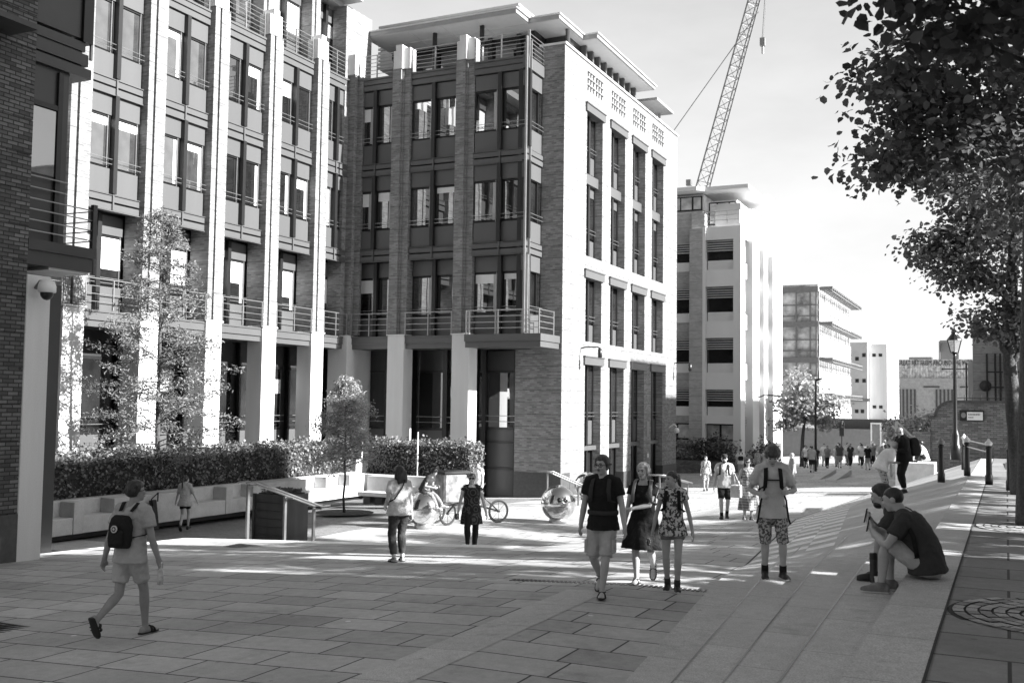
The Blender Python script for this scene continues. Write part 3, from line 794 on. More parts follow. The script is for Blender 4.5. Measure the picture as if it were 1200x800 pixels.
for z in (3.08, 3.28, 3.48, 3.68): mb.tube([(X0-.03, 13.32, z), (X0-.03, 14.85, z)], .013, 6); mb.tube([(X0-.03, 14.85, z), (-19, 14.85, z)], .013, 6)
mb.build('balcony_rail', M['steel'], NEAR)
mb = MB(); mb.box(X0-.07, X0+.01, 14.78, 14.88, 2.92, 3.8); mb.build('balcony_post', M['steel_dark'], NEAR)
t = thing('security_camera', 'pale domed camera bracketed to the stone pillar of the shaded brick building', 'camera', (X0, 13.5, 1.9))
MB().tube([(X0, 13.5, 2.0), (X0+.12, 13.5, 2.12), (X0+.28, 13.52, 2.1)], .035, 8).build('bracket', M['grey'], t, smooth=True)
MB().lathe([(.03, .2), (.13, .17), (.16, .08), (.16, -.03), (.14, -.04)], (X0+.28, 13.52, 1.95), 14).build('housing', M['white'], t, smooth=True)
MB().ball((X0+.28, 13.52, 1.9), (.12, .12, .13), 12, 8).build('dome', M['black'], t, smooth=True)
# ------------------------------------------------------------------ foliage
def leaves(name, mat, pts, nrm, size, parent=None, asp=.85, jit=.25, stuff=False):
    """one mesh of folded leaf blades at pts (n,3) with blade normals nrm (n,3)"""
    n = len(pts); pts = np.asarray(pts, float); nrm = np.asarray(nrm, float)
    nrm /= np.linalg.norm(nrm, axis=1, keepdims=True) + 1e-9
    t = rng.normal(size=(n, 3)); t -= nrm*(t*nrm).sum(1, keepdims=True); t /= np.linalg.norm(t, axis=1, keepdims=True) + 1e-9
    s = np.cross(nrm, t); sz = size*(1 + jit*rng.normal(size=(n, 1)).clip(-1.6, 1.6))
    prof = [(0, 0, 0), (-.42*asp, .22, .09), (-.40*asp, .62, .10), (0, 1, -.04), (.40*asp, .62, .10), (.42*asp, .22, .09)]
    V = np.stack([pts + sz*(s*a + t*(b-.5) + nrm*c) for a, b, c in prof], 1).reshape(-1, 3)
    F = np.array([[0, 3, 2, 1], [0, 5, 4, 3]]); F = (np.arange(n)[:, None, None]*6 + F[None]).reshape(-1, 4)
    me = bpy.data.meshes.new(name)
    me.vertices.add(len(V)); me.vertices.foreach_set('co', V.ravel())
    me.loops.add(F.size); me.loops.foreach_set('vertex_index', F.ravel().astype(np.int32))
    me.polygons.add(len(F)); me.polygons.foreach_set('loop_start', np.arange(0, F.size, 4, dtype=np.int32))
    me.update(calc_edges=True); me.materials.append(mat)
    o = link(bpy.data.objects.new(name, me))
    if parent is not None:
        o.parent = parent; o.matrix_parent_inverse = root_matrix(parent).inverted()
    return o
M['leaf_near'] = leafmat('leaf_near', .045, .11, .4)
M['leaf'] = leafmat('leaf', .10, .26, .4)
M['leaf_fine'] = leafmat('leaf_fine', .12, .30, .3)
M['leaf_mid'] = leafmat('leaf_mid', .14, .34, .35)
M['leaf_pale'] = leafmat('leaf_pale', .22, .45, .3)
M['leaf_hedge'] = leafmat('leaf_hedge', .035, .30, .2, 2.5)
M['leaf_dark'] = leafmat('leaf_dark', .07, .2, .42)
def clump_leaves(clumps, per=26, spread=.16):
    P_, N_ = [], []
    for c, r, n in clumps:
        c, r = np.array(c), np.array(r)
        k = max(1, n//per)
        u = rng.normal(size=(k, 3)); u /= np.linalg.norm(u, axis=1, keepdims=True)
        rad = rng.uniform(.25, 1, size=(k, 1))**.5
        tips = c + u*rad*r*(1 + .18*rng.normal(size=(k, 1)))
        p = np.repeat(tips, per, 0) + rng.normal(size=(k*per, 3))*spread*np.array([1.25, 1.25, .7])
        nn = np.repeat(u*.5, per, 0) + rng.normal(size=(k*per, 3))*.55 + np.array([0, 0, .7])
        P_.append(p); N_.append(nn)
    return np.concatenate(P_), np.concatenate(N_)
def limb_path(a, b, sag=.15, n=6, wob=.06):
    a, b = Vector(a), Vector(b); out = []
    for i in range(n+1):
        t = i/n; p = a.lerp(b, t); p.z += math.sin(math.pi*t)*sag*(b-a).length
        if 0 < i < n: p += Vector([random.uniform(-wob, wob)*(b-a).length for _ in range(3)])
        out.append(p)
    return out
def street_tree(base, trunk, r0, clumps, mat, size, label, per=26, spread=.16, group='street trees along the terrace'):
    t = thing('street_tree', label, 'tree', base, 0, group)
    mb = MB(); pts = [Vector(p) for p in trunk]; k = len(pts)
    rr = [r0*(1.25 if i == 0 else 1 - .45*i/(k-1)) for i in range(k)]
    # bumpy bark tube
    fine = []; fr = []
    for i in range(k-1):
        for j in range(5):
            q = j/5; fine.append(pts[i].lerp(pts[i+1], q)); fr.append((rr[i]*(1-q) + rr[i+1]*q)*(1 + .05*random.uniform(-1, 1)))
    fine.append(pts[-1]); fr.append(rr[-1])
    mb.tube(fine, fr, 14)
    mb.build('trunk', M['bark'], t, smooth=True)
    mb = MB()
    for c, r, n in clumps:
        i = min(range(1, k), key=lambda q: (pts[q]-Vector(c)).length + max(0, pts[q].z - c[2])*1.2)
        path = limb_path(pts[i], c, .12)
        mb.tube(path, [rr[i]*.5*(1-q/6) + .012 for q in range(7)], 7)
        for q in range(7):
            e = Vector(c) + Vector([random.uniform(-1, 1)*r[a]*.85 for a in range(3)])
            mb.tube(limb_path(path[random.randint(2, 5)], e, .08, 4), [.022, .017, .013, .009, .005], 5)
    mb.build('limb', M['bark'], t, smooth=True)
    p, n = clump_leaves(clumps, per, spread)
    leaves('crown', mat, p, n, size, t)
    return t
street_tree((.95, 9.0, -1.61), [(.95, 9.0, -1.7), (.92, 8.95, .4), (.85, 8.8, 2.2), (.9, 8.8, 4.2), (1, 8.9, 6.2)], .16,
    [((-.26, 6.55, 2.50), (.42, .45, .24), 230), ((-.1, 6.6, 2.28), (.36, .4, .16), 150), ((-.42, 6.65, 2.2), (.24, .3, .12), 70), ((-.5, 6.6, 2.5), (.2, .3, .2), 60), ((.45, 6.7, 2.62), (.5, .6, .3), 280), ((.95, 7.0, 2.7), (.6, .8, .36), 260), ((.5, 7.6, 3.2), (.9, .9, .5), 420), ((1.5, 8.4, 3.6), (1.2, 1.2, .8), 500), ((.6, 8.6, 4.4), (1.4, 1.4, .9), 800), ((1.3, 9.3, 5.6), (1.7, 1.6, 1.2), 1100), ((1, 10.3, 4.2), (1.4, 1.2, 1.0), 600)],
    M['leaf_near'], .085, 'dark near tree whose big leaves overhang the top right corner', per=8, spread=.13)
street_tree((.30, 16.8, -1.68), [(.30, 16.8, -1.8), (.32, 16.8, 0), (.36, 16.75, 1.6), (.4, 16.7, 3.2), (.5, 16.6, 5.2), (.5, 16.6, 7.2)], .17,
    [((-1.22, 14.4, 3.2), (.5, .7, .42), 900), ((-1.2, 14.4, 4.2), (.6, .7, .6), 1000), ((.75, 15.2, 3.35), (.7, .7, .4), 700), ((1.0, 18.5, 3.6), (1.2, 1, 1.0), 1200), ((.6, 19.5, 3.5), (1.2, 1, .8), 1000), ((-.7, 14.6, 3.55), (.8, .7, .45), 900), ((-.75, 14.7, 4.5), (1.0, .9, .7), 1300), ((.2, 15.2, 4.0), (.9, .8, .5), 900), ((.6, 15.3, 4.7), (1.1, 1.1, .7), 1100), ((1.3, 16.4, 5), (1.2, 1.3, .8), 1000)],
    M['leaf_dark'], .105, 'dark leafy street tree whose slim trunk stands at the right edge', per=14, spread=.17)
street_tree((.26, 23.7, -1.74), [(.26, 23.7, -1.85), (.16, 23.7, -.4), (.08, 23.7, .9), (.12, 23.75, 2.2), (.2, 23.7, 3.6), (.2, 23.7, 5.5)], .165,
    [((-1.45, 22.9, 3.3), (.4, .5, .28), 420), ((-1.0, 23.1, 5.0), (.7, .8, .6), 1100), ((-1.15, 23, 3.35), (.5, .7, .4), 800), ((-.72, 23.2, 2.75), (.68, .8, .42), 1000), ((-.2, 23.4, 1.75), (.65, .7, .33), 800), ((.7, 23.7, 1.5), (.6, .6, .35), 500), ((-.35, 23.5, 3.7), (.8, .9, .6), 1300), ((-.6, 23.1, 4.3), (.7, .8, .5), 1000), ((.2, 23.7, 5.2), (1.3, 1.3, 1.0), 1700), ((.8, 24, 3.4), (1.2, 1.1, .9), 1400), ((.5, 23.8, 2.1), (.8, .8, .5), 900), ((.3, 23.7, 6.6), (1.3, 1.3, .9), 1200)],
    M['leaf'], .105, 'leaning street tree with a thick trunk beside the black railings', per=16, spread=.17)
# tree on the far side of the street, before the glass block
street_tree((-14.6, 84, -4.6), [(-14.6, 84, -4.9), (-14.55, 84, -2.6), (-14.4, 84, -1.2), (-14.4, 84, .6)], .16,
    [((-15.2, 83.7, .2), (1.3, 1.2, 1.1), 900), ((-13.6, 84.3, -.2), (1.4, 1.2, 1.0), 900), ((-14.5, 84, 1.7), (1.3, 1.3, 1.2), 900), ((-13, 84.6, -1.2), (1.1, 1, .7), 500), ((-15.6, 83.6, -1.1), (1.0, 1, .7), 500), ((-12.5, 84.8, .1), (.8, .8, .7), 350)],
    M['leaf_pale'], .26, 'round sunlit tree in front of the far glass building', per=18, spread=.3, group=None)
def feather_tree(base, top, bl, n, label, name, mat, clear=0., tr=.09, per=70, droop=.18, lw=.075):
    """conifer with flat feathery sprays on thin, slightly drooping branches"""
    t = thing(name, label, 'tree', base)
    b, tp = Vector(base), Vector(top); H = (tp-b).length
    MB().tube([b.lerp(tp, i/8) + Vector((random.uniform(-.03, .03), random.uniform(-.03, .03), 0)) for i in range(9)], [tr*(1-.1*i) for i in range(9)], 9).build('trunk', M['bark'], t, smooth=True)
    mb = MB(); P_, N_ = [], []
    for i in range(n):
        q = clear + (1-clear)*(i/n)**.9
        o = b.lerp(tp, q); l = bl*(1-q)**.62*random.uniform(.65, 1.15) + .12
        a = i*2.4 + random.uniform(-.5, .5); d = Vector((math.cos(a), math.sin(a), random.uniform(-.15, .6)))
        path = [o + d*(l*j/5) + Vector((0, 0, -droop*l*(j/5)**2)) for j in range(6)]
        mb.tube(path, [.02*(1-q)+.008, .014, .011, .008, .006, .004], 5)
        m = int(per*(.35 + l/bl))
        tt = rng.uniform(.25, 1.05, m)
        base_ = np.array([path[min(4, int(x*5))].lerp(path[min(5, int(x*5)+1)], (x*5) % 1) for x in tt.clip(0, .999)])
        side = np.array([-math.sin(a), math.cos(a), 0.])
        base_ += side[None]*(rng.normal(size=(m, 1))*.13*(1.2-tt[:, None])) + rng.normal(size=(m, 3))*np.array([.07, .07, .085])
        P_.append(base_); N_.append(np.tile([0, 0, .8], (m, 1)) + rng.normal(size=(m, 3))*.7)
    mb.build('branch', M['bark'], t, smooth=True)
    leaves('foliage', mat, np.concatenate(P_), np.concatenate(N_), lw*2.2, t, asp=.34)
    return t
feather_tree((-23.55, 24.2, -3.7), (-23.5, 23.95, 5.7), 3.1, 130, 'tall sparse feathery conifer rising from the hedge before the white pillars', 'conifer_tree', M['leaf_fine'], clear=.14, per=150, droop=.12, lw=.048)
feather_tree((-20.3, 29.5, -3.8), (-20.2, 29.3, .7), 1.7, 90, 'slim young tree with feathery crown standing in the courtyard paving', 'young_tree', M['leaf_pale'], clear=.34, tr=.045, per=120, droop=.15, lw=.045)
mb = MB(); nn = 28
mb.add([(-20.3 + 1.0*math.cos(2*math.pi*j/nn), 29.5 + 1.0*math.sin(2*math.pi*j/nn), -3.795) for j in range(nn)], [tuple(range(nn))]); struct(mb.build('tree_surround', M['soil']))
def hedge(x0, x1, y0, y1, z0, z1, n, label, size=.085):
    t = thing('hedge', label, 'hedge', ((x0+x1)/2, (y0+y1)/2, z0))
    MB().box(x0+.16, x1-.16, y0+.16, y1-.16, z0, z1-.16).build('branches', M['soil'], t)
    P_, N_ = [], []; A = [(y1-y0)*(z1-z0)]*2 + [(x1-x0)*(z1-z0)]*2 + [(x1-x0)*(y1-y0)]
    for f, a in enumerate(A):
        m = int(n*a/sum(A)); u = rng.uniform(0, 1, (m, 3)); dep = np.abs(rng.normal(size=m))*.085
        p = np.stack([x0 + (x1-x0)*u[:, 0], y0 + (y1-y0)*u[:, 1], z0 + (z1-z0)*u[:, 2]], 1)
        bump_ = .05*np.sin(p[:, 1]*3.1 + p[:, 0]*2) + .05*np.sin(p[:, 2]*5 + p[:, 1]*1.7) + .05*np.sin(p[:, 1]*7.3 + p[:, 2]*4) + .04*np.sin(p[:, 0]*6 + 1)
        nv = np.zeros((m, 3))
        if f == 0: p[:, 0] = x0 + dep - bump_; nv[:, 0] = -1
        if f == 1: p[:, 0] = x1 - dep + bump_; nv[:, 0] = 1
        if f == 2: p[:, 1] = y0 + dep - bump_; nv[:, 1] = -1
        if f == 3: p[:, 1] = y1 - dep + bump_; nv[:, 1] = 1
        if f == 4: p[:, 2] = z1 - dep + bump_ + .075*rng.normal(size=m); nv[:, 2] = 1
        P_.append(p); N_.append(nv*.6 + rng.normal(size=(m, 3))*.6)
    leaves('foliage', M['leaf_hedge'], np.concatenate(P_), np.concatenate(N_), size, t)
hedge(-24.7, -23.3, 16, 34.3, -3.75, -1.62, 26000, 'long clipped hedge behind the stone bench under the white pillars')
hedge(-23.0, -18.35, 34.95, 36.1, -3.75, -1.6, 9000, 'short shaded hedge along the wing behind the boy on the ball')
# ------------------------------------------------------------------ courtyard furniture
def bench():
    t = thing('stone_bench', 'long pale stone bench wall with seat niches running round the courtyard', 'bench', (-22.6, 27, -3.8))
    mb = MB(); mb.box(-23.25, -22.95, 16, 34.4, -3.66, -2.8); mb.box(-23.25, -18.3, 34.401, 34.7, -3.66, -2.88); mb.build('back_wall', M['bench'], t, bevel=.012)
    full = [(16, 18.1), (20.06, 20.38), (21.44, 24.5), (26.03, 26.35), (27.35, 30.2), (31.4, 32.1), (32.9, 33.9)]
    for a, b in full: MB().box(-22.949, -22.42, a, b, -3.66, -2.815).build('arm_block', M['bench'], t, bevel=.012)
    for (a, b), (c, d) in zip(full[:-1], full[1:]): MB().box(-22.949, -22.44, b+.003, c-.003, -3.66, -3.22).build('seat', M['bench'], t, bevel=.012)
    for a, b in ((-22.3, -20.9), (-19.7, -18.3)): MB().box(a, b, 33.9, 34.399, -3.66, -2.895).build('arm_block', M['bench'], t, bevel=.012)
    MB().box(-20.897, -19.703, 33.9, 34.399, -3.66, -3.25).build('seat', M['bench'], t, bevel=.012)
    mb = MB(); mb.box(-23.2, -22.6, 16, 34.3, -3.8, -3.661); mb.box(-22.5, -18.4, 34.1, 34.6, -3.8, -3.661); mb.build('plinth', M['black'], t)
bench()
t = thing('low_bench', 'low stone slab on dark blocks beside the shaded hedge bench', 'bench', (-20.7, 32.4, -3.8))
MB().box(-21.6, -19.9, 32.2, 32.9, -3.5, -3.36).build('slab', M['bench'], t)
mb = MB(); [mb.box(x, x+.3, 32.3, 32.8, -3.8, -3.501) for x in (-21.4, -20.9, -20.35)]; mb.build('block', M['black'], t)
t = thing('planter', 'square dark timber planter box behind the steel handrail', 'planter', (-17.6, 22.9, -3.8))
mb = MB(); mb.box(-18.07, -17.03, 22.1, 23.05, -3.78, -2.52)
for x in (-18.07, -17.03): mb.box(x-.03, x+.03, 22.05, 22.15, -3.8, -2.5)
for k in range(1, 6): mb.box(-18.08, -17.02, 22.08, 22.099, -3.78+.21*k-.004, -3.78+.21*k+.004)
mb.build('box', M['timber'], t); MB().box(-18.0, -17.1, 22.17, 22.98, -2.519, -2.49).build('soil', M['soil'], t)
p = rng.uniform(0, 1, (300, 3))*np.array([.85, .75, .1]) + np.array([-17.98, 22.2, -2.49])
leaves('foliage', M['leaf_dark'], p, rng.normal(size=(300, 3)) + [0, 0, 1], .09, t)
def handrail(name, label, pts, posts, r=.03, off=.24, zb=None):
    t = thing(name, label, 'handrail', pts[0])
    for k, dx in enumerate((0, off)):
        MB().tube([(x+dx, y, z) for x, y, z in pts], r, 8).build('rail', M['steel_soft'], t, smooth=True)
    for x, y, z0, z1 in posts:
        mb = MB(); mb.box(x-.025, x+.025, y-.04, y+.04, z0, z1); mb.tube([(x, y, z1-.03), (x+off, y, z1-.03)], .018, 6)
        mb.build('post', M['steel_soft'], t)
handrail('handrail', 'steel double handrail sloping down the courtyard steps by the planter', [(-15.6, 18.5, -1.88), (-15.6, 18.85, -1.88), (-15.6, 21.35, -2.64), (-15.6, 21.7, -2.64)],
    [(-15.6, 18.85, -3.2, -1.93), (-15.6, 20.2, -3.6, -2.32), (-15.6, 21.35, -3.8, -2.68)], r=.026)
handrail('handrail', 'short steel handrail behind the polished steel ball beside the gable corner', [(-15.5, 34.8, -2.5), (-15.2, 35.0, -2.5), (-14.45, 36.2, -3.05), (-14.3, 36.5, -3.05)],
    [(-15.2, 35.0, -3.85, -2.53), (-14.45, 36.2, -3.9, -3.1)], r=.03, off=.22)
handrail('handrail', 'short steel handrail by the dark passage openings of the gable', [(-13.4, 41, -2.9), (-12.9, 41.3, -2.9), (-12.2, 43, -3.3)], [(-12.9, 41.3, -4, -2.94), (-12.2, 43, -4.1, -3.34)], r=.03, off=.2)
def ball_seat(x, y, z, r, label, holes=(-.3,)):
    t = thing('steel_ball', label, 'sculpture', (x, y, z), 0, 'polished steel balls in the street')
    m = MB().ball((x, y, z+r+.07), r, 40, 24)
    m.build('ball', M['chrome'], t, smooth=True)
    MB().lathe([(r*.52, 0), (r*.50, .14), (r*.46, .16)], (x, y, z), 28).build('foot', M['steel'], t, smooth=True)
    d = Vector((-x, -y, -z-r)).normalized(); s = Vector((d.y, -d.x, 0)).normalized(); c = Vector((x, y, z+r+.07))
    mb = MB()
    for q in holes:
        v = (d + s*q + Vector((0, 0, .15))).normalized(); p = c + v*(r-.004)
        a = v.orthogonal().normalized(); b = v.cross(a)
        ring = [p + (a*math.cos(2*math.pi*j/18) + b*math.sin(2*math.pi*j/18))*.085 for j in range(19)]
        mb.tube(ring, .016, 6, cap=False)
        mb.tube([p - v*.02, p + v*.004], [.07, .07], 14, 1)
    if holes: mb.build('porthole', [M['chrome'], M['black']], t, smooth=True)
    return t
BALL1 = ball_seat(-15.8, 27.1, -3.8, .53, 'polished steel ball on a short foot, with a boy sitting on top', ())
ball_seat(-12.9, 30.6, -3.8, .56, 'polished steel ball on a short foot standing in the open paving', (-.05, -.42))
ball_seat(-15.3, 39.3, -3.88, .52, 'polished steel ball half hidden behind the walking man in black', ())
tag(MB().box(-20.6, -20.565, 34.75, 34.79, -3.8, -1.2).build('marker_post', M['white']), 'thin white post rising before the shaded hedge above the seated boy', 'post')
mb = MB(); mb.box(-17.2, -8.6, 40.5, 40.85, -3.99, -3.86); struct(mb.build('kerb_strip', M['stone']))
# ------------------------------------------------------------------ right side: wall, lamp, bollards
t = thing('brick_wall', 'brick boundary wall with a swept down end, beyond the black bollards', 'wall', (2, 45.2, -2))
prof = [(12, .22), (-1.95, .22)] + [(-1.95 - .62*math.sin(a), -.40 + .62*math.cos(a) - .0) for a in [i*math.pi/16 for i in range(1, 9)]] + [(-2.75, -.42)]
mb = MB(); n = len(prof)
pts = [(12, -4.6)] + prof + [(-2.75, -4.6)]; k = len(pts)
mb.add([(x, 45, z) for x, z in pts] + [(x, 45.35, z) for x, z in pts], [tuple(range(k)), tuple(range(2*k-1, k-1, -1))] + [(i, k+i, k+(i+1) % k, (i+1) % k) for i in range(k)])
mb.build('wall', M['brick_wall'], t)
mb = MB()
for (x0, z0), (x1, z1) in zip(prof[:-1], prof[1:]): mb.bar((x0, 45.17, z0+.05), (x1, 45.17, z1+.05), .46, .1)
mb.build('coping', M['plinth'], t)
mb = MB(); mb.tube([(-1.8, 45.17, .42), (12, 45.17, .42)], .015, 5)
for i in range(46): mb.tube([(-1.8 + i*.3, 45.17, .3), (-1.8 + i*.3, 45.17, .55)], .012, 4)
mb.build('spiked_rail', M['black'], t)
mb = MB(); mb.box(-3.35, -2.76, 44.9, 45.45, -4.6, -1.12); mb.box(-3.42, -2.72, 44.85, 45.5, -1.12, -.98); mb.build('pier', M['brick_wall'], t)
t = thing('wall_sign', 'black framed street sign with a round emblem on the brick wall', 'sign', (-1, 44.95, -.3))
mb = MB(); mb.box(-1.67, -.78, 44.94, 44.996, -.50, -.08); mb.build('board', M['black'], t)
MB().box(-1.40, -.83, 44.925, 44.939, -.46, -.14).build('plate', M['white'], t)
MB().add([(-1.53 + .09*math.cos(2*math.pi*j/16), 44.93, -.27 + .11*math.sin(2*math.pi*j/16)) for j in range(16)], [tuple(range(16))]).build('emblem', M['grey'], t)
mb = MB(); random.seed(3)
x = -1.35
for w_ in (.05, .03, .06, .03, .04, .05, .03, .06, .05, .03): mb.box(x, x+w_*.7, 44.92, 44.924, -.27, -.20); x += w_
x = -1.35
for w_ in (.04, .03, .05, .04, .03): mb.box(x, x+w_*.7, 44.92, 44.924, -.38, -.33); x += w_
mb.build('lettering', M['grey'], t)
def lamp_post():
    x, y, z = -1.72, 42.2, -1.91
    t = thing('street_lamp', 'black heritage lamp post with a glazed lantern in front of the wall', 'lamp', (x, y, z))
    MB().lathe([(.19, 0), (.19, .5), (.15, .55), (.15, .9), (.11, 1.0), (.075, 1.15), (.07, 2.3), (.055, 3.75), (.07, 3.8), (.05, 3.85), (.09, 4.0)], (x, y, z), 14).build('post', M['black'], t, smooth=True)
    mb = MB(); mb.tube([(x-.42, y, z+3.38), (x+.42, y, z+3.38)], .022, 6); mb.ball((x-.42, y, z+3.38), .04, 8, 6); mb.ball((x+.42, y, z+3.38), .04, 8, 6); mb.build('ladder_bar', M['black'], t)
    z2 = z + 4.0
    MB().lathe([(.13, 0), (.235, .46)], (x, y, z2), 4).build('lantern_glass', M['glass_lit'], t)
    mb = MB()
    for j in range(4):
        a = j*math.pi/2; mb.tube([(x+.135*math.cos(a), y+.135*math.sin(a), z2), (x+.245*math.cos(a), y+.245*math.sin(a), z2+.47)], .017, 5)
    mb.lathe([(.28, .45), (.26, .5), (.12, .68), (.1, .74), (.12, .78), (.03, .88), (.02, 1.02)], (x, y, z2), 12)
    mb.lathe([(.15, -.03), (.15, .02)], (x, y, z2), 12)
    mb.build('lantern_frame', M['black'], t, smooth=False)
lamp_post()
def bollard(x, y, label, h=1.05, white=False):
    z = gT(x, y); t = thing('bollard', label, 'bollard', (x, y, z), 0, 'black bollards on the terrace')
    MB().lathe([(.085, 0), (.085, .2), (.068, .24), (.06, h*.78), (.075, h*.8), (.075, h*.84), (.055, h*.86)], (x, y, z), 12).build('post', M['black'], t, smooth=True)
    MB().lathe([(.06, h*.861), (.085, h*.9), (.085, h*.93), (.04, h*.97), (.015, h*1.02)], (x, y, z), 12).build('cap', M['white'] if white else M['grey'], t, smooth=True)
bollard(-1.42, 26.9, 'lone black bollard with a grey cap, left of the railings')
bollard(-.96, 30.4, 'black bollard at the near end of the black barrier panel', white=True)
bollard(-1.15, 34.0, 'black bollard at the far end of the black barrier panel', white=True)
bollard(-.38, 26.8, 'black bollard with white cap holding the end of two thin rails', white=True)
bollard(.06, 24.9, 'black bollard half hidden behind the leaning tree trunk')
t = thing('barrier_panel', 'black barrier panel with a white top rail between two bollards', 'barrier', (-1.05, 32.2, -1.8))
MB().bar((-.97, 30.6, -1.42), (-1.14, 33.8, -1.45), .05, .62).build('panel', M['black'], t)
MB().bar((-.965, 30.5, -.93), (-1.15, 33.95, -.93), .09, .2).build('top_rail', M['white'], t)
t = thing('guard_rail', 'pair of thin steel rails from the barrier to the white capped bollard', 'railing', (-.7, 28.5, -1.8))
for z in (-.85, -1.02): MB().tube([(-.96, 30.4, z), (-.38, 26.8, z)], .018, 6).build('rail', M['steel'], t)
mb = MB(); mb.box(-.05, 2.6, 27.3, 40, -1.9, -1.845); o = struct(mb.build('asphalt_apron', M['asphalt']))
mb = MB(); mb.bar((.15, 28, -1.84), (.15, 39, -1.84), .1, .004); mb.bar((.2, 33, -1.84), (2.4, 33, -1.84), .08, .004); struct(mb.build('road_marking', M['white']))
# brick house and far structures -----------------------------------------------------------------------------------
t = thing('brick_house', 'plain brick building with a round dish and drainpipes above the boundary wall', 'building', (6, 80, -4))
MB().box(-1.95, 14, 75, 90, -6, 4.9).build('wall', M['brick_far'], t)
MB().box(-2.25, -1.96, 75.1, 90, -6, 3.1).build('side_wall', M['stone_far'], t)
MB().tube([(-1.2, 74.95, 1.5), (-1.2, 74.85, 1.5)], .36, 20).build('dish', M['plinth'], t, smooth=True)
for x in (-2.35, -1.1, -.6, -.3): MB().tube([(x, 74.8, -4), (x, 74.8, 3.6 if x > -2 else 3.0)], .06, 6).build('drainpipe', M['black'], t)
mb = MB()
for z in (.4, 1.4, 2.4): mb.tube([(-1.1, 74.6, z), (1.5, 74.6, z)], .05, 5)
mb.build('scaffold_bar', M['black'], t)
def b2():
    t = thing('terraced_office', 'pale brick and stone office with a set back top floor beyond the gable', 'building', (-24, 82, -5))
    X1, Y0 = -17.15, 74.1
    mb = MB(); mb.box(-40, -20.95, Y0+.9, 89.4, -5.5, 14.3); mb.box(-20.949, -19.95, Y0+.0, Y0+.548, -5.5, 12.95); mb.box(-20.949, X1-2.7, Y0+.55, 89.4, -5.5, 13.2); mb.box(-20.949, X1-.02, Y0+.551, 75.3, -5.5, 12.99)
    mb.box(-20.95, -19.95, Y0+.551, 80, 12.951, 14.35)
    mb.build('wall', M['brick_pale'], t)
    L_ = [1.1, 4.85, 8.6]
    mb = MB(); mb.box(-17.7, X1, Y0, Y0+.549, -5.5, 13.0)
    mb.box(-19.949, -17.701, Y0+.02, Y0+.549, 12.05, 13.0)
    for z in L_: mb.box(-19.949, -17.701, Y0+.02, Y0+.549, z+.02, z+1.25)
    mb.box(-19.949, -17.701, Y0+.02, Y0+.549, -1.35, -.75)
    mb.box(-19.96, -19.75, Y0-.04, Y0+.5, -5.5, 13.0)
    mb.build('stone_frame', M['stone_white'], t)
    for z0, z1 in ((-.78, 1.1), (2.38, 4.85), (6.12, 8.6), (9.92, 12.04)):
        for x0, x1 in ((-19.74, -17.72), (-23.2, -20.96)):
            y = Y0 + (.5 if x0 > -20 else .86)
            f = MB().box(x0, x1, y, y+.03, z0, z1).build('window', M['frame'], t)
            MB().box(x0+.06, x1-.06, y-.02, y-.001, z0+.72, z0+(z1-z0)*.68).build('pane', M['glass_dark'], f)
            mb = MB()
            for k in range(5): mb.box(x0, x1, y-.28, y-.05, z1-.12-.17*k, z1-.05-.17*k)
            mb.build('louvre', M['stone_far'], f)
            MB().box(x0+.05, x1-.05, y-.025, y-.001, z0-.02, z0+.66).build('sill_panel', M['stone_white'], f)
    for x0, x1 in ((-19.74, -17.72), (-23.2, -20.96)):
        y = Y0 + (.5 if x0 > -20 else .86)
        f = MB().box(x0, x1, y, y+.03, -4.6, -1.36).build('window', M['frame'], t)
        for a, b, c_, d in ((0, .48, .66, .97), (.52, 1, .66, .97), (0, .48, .2, .62), (.52, 1, .2, .62)):
            MB().box(x0+(x1-x0)*a+.04, x0+(x1-x0)*b-.04, y-.02, y-.001, -4.6+3.24*c_, -4.6+3.24*d).build('pane', M['glass_far'], f)
    # street face : white piers with deep recesses and louvred strips
    mb = MB()
    for y0, y1, z1 in ((Y0+.55, 75.4, 13.0), (78.0, 80.2, 14.9), (82.0, 83.4, 14.9), (85.6, 89.4, 12.2)): mb.box(X1-2.2, X1 + (.0 if z1 < 14 else .02), y0, y1, -5.5, z1)
    mb.build('street_pier', M['stone_white'], t)
    SPN = [(X1-.25, 75.401, 77.2, z, z+1.15) for z in (1.9, 5.6, 9.4)] + [(X1-.55, y0, y1, z, z+1) for y0, y1 in ((80.201, 81.999), (83.401, 85.599)) for z in (1.4, 5.1, 8.9)] + [(X1-.3, 75.401, 77.999, 12.4, 14.9), (X1-.4, 80.201, 81.999, 12.3, 14.8)]
    for x, y0, y1, z0, z1 in SPN: MB().box(X1-2.2, x, y0, y1, z0, z1).build('street_spandrel', M['stone_far'], t)
    mb = MB(); mb.box(X1-2.6, X1-1.5, 75.401, 85.6, -5.5, 12.3); mb.build('recess_wall', M['brick_pale'], t)
    for y, w in ((76.5, 1.0), (81.1, .85), (84.5, 1.0)):
        for z in (-.9, 2.6, 6.4, 10.1):
            f = MB().box(X1-.75, X1-.65, y-w, y+w, z-1, z+1.9).build('window', M['glass_dark'], t)
            mb = MB(); [mb.box(X1-.64, X1-.4, y-w+.05, y+w-.05, z+1.7-.2*k, z+1.76-.2*k) for k in range(6)]; mb.build('louvre', M['stone_far'], f)
            if w == 1.0: mb = MB(); [mb.tube([(X1-.35, y-w, z-.6+.2*k), (X1-.35, y+w, z-.6+.2*k)], .025, 5) for k in range(4)]; mb.build('balcony_rail', M['steel'], f)
    # top floor
    mb = MB(); mb.box(-24, -20.2, Y0+1.2, 86, 14.36, 15.7); mb.box(-20.199, -17.8, Y0+1.6, 86, 13.25, 15.2); mb.build('top_floor_wall', M['stone_white'], t)
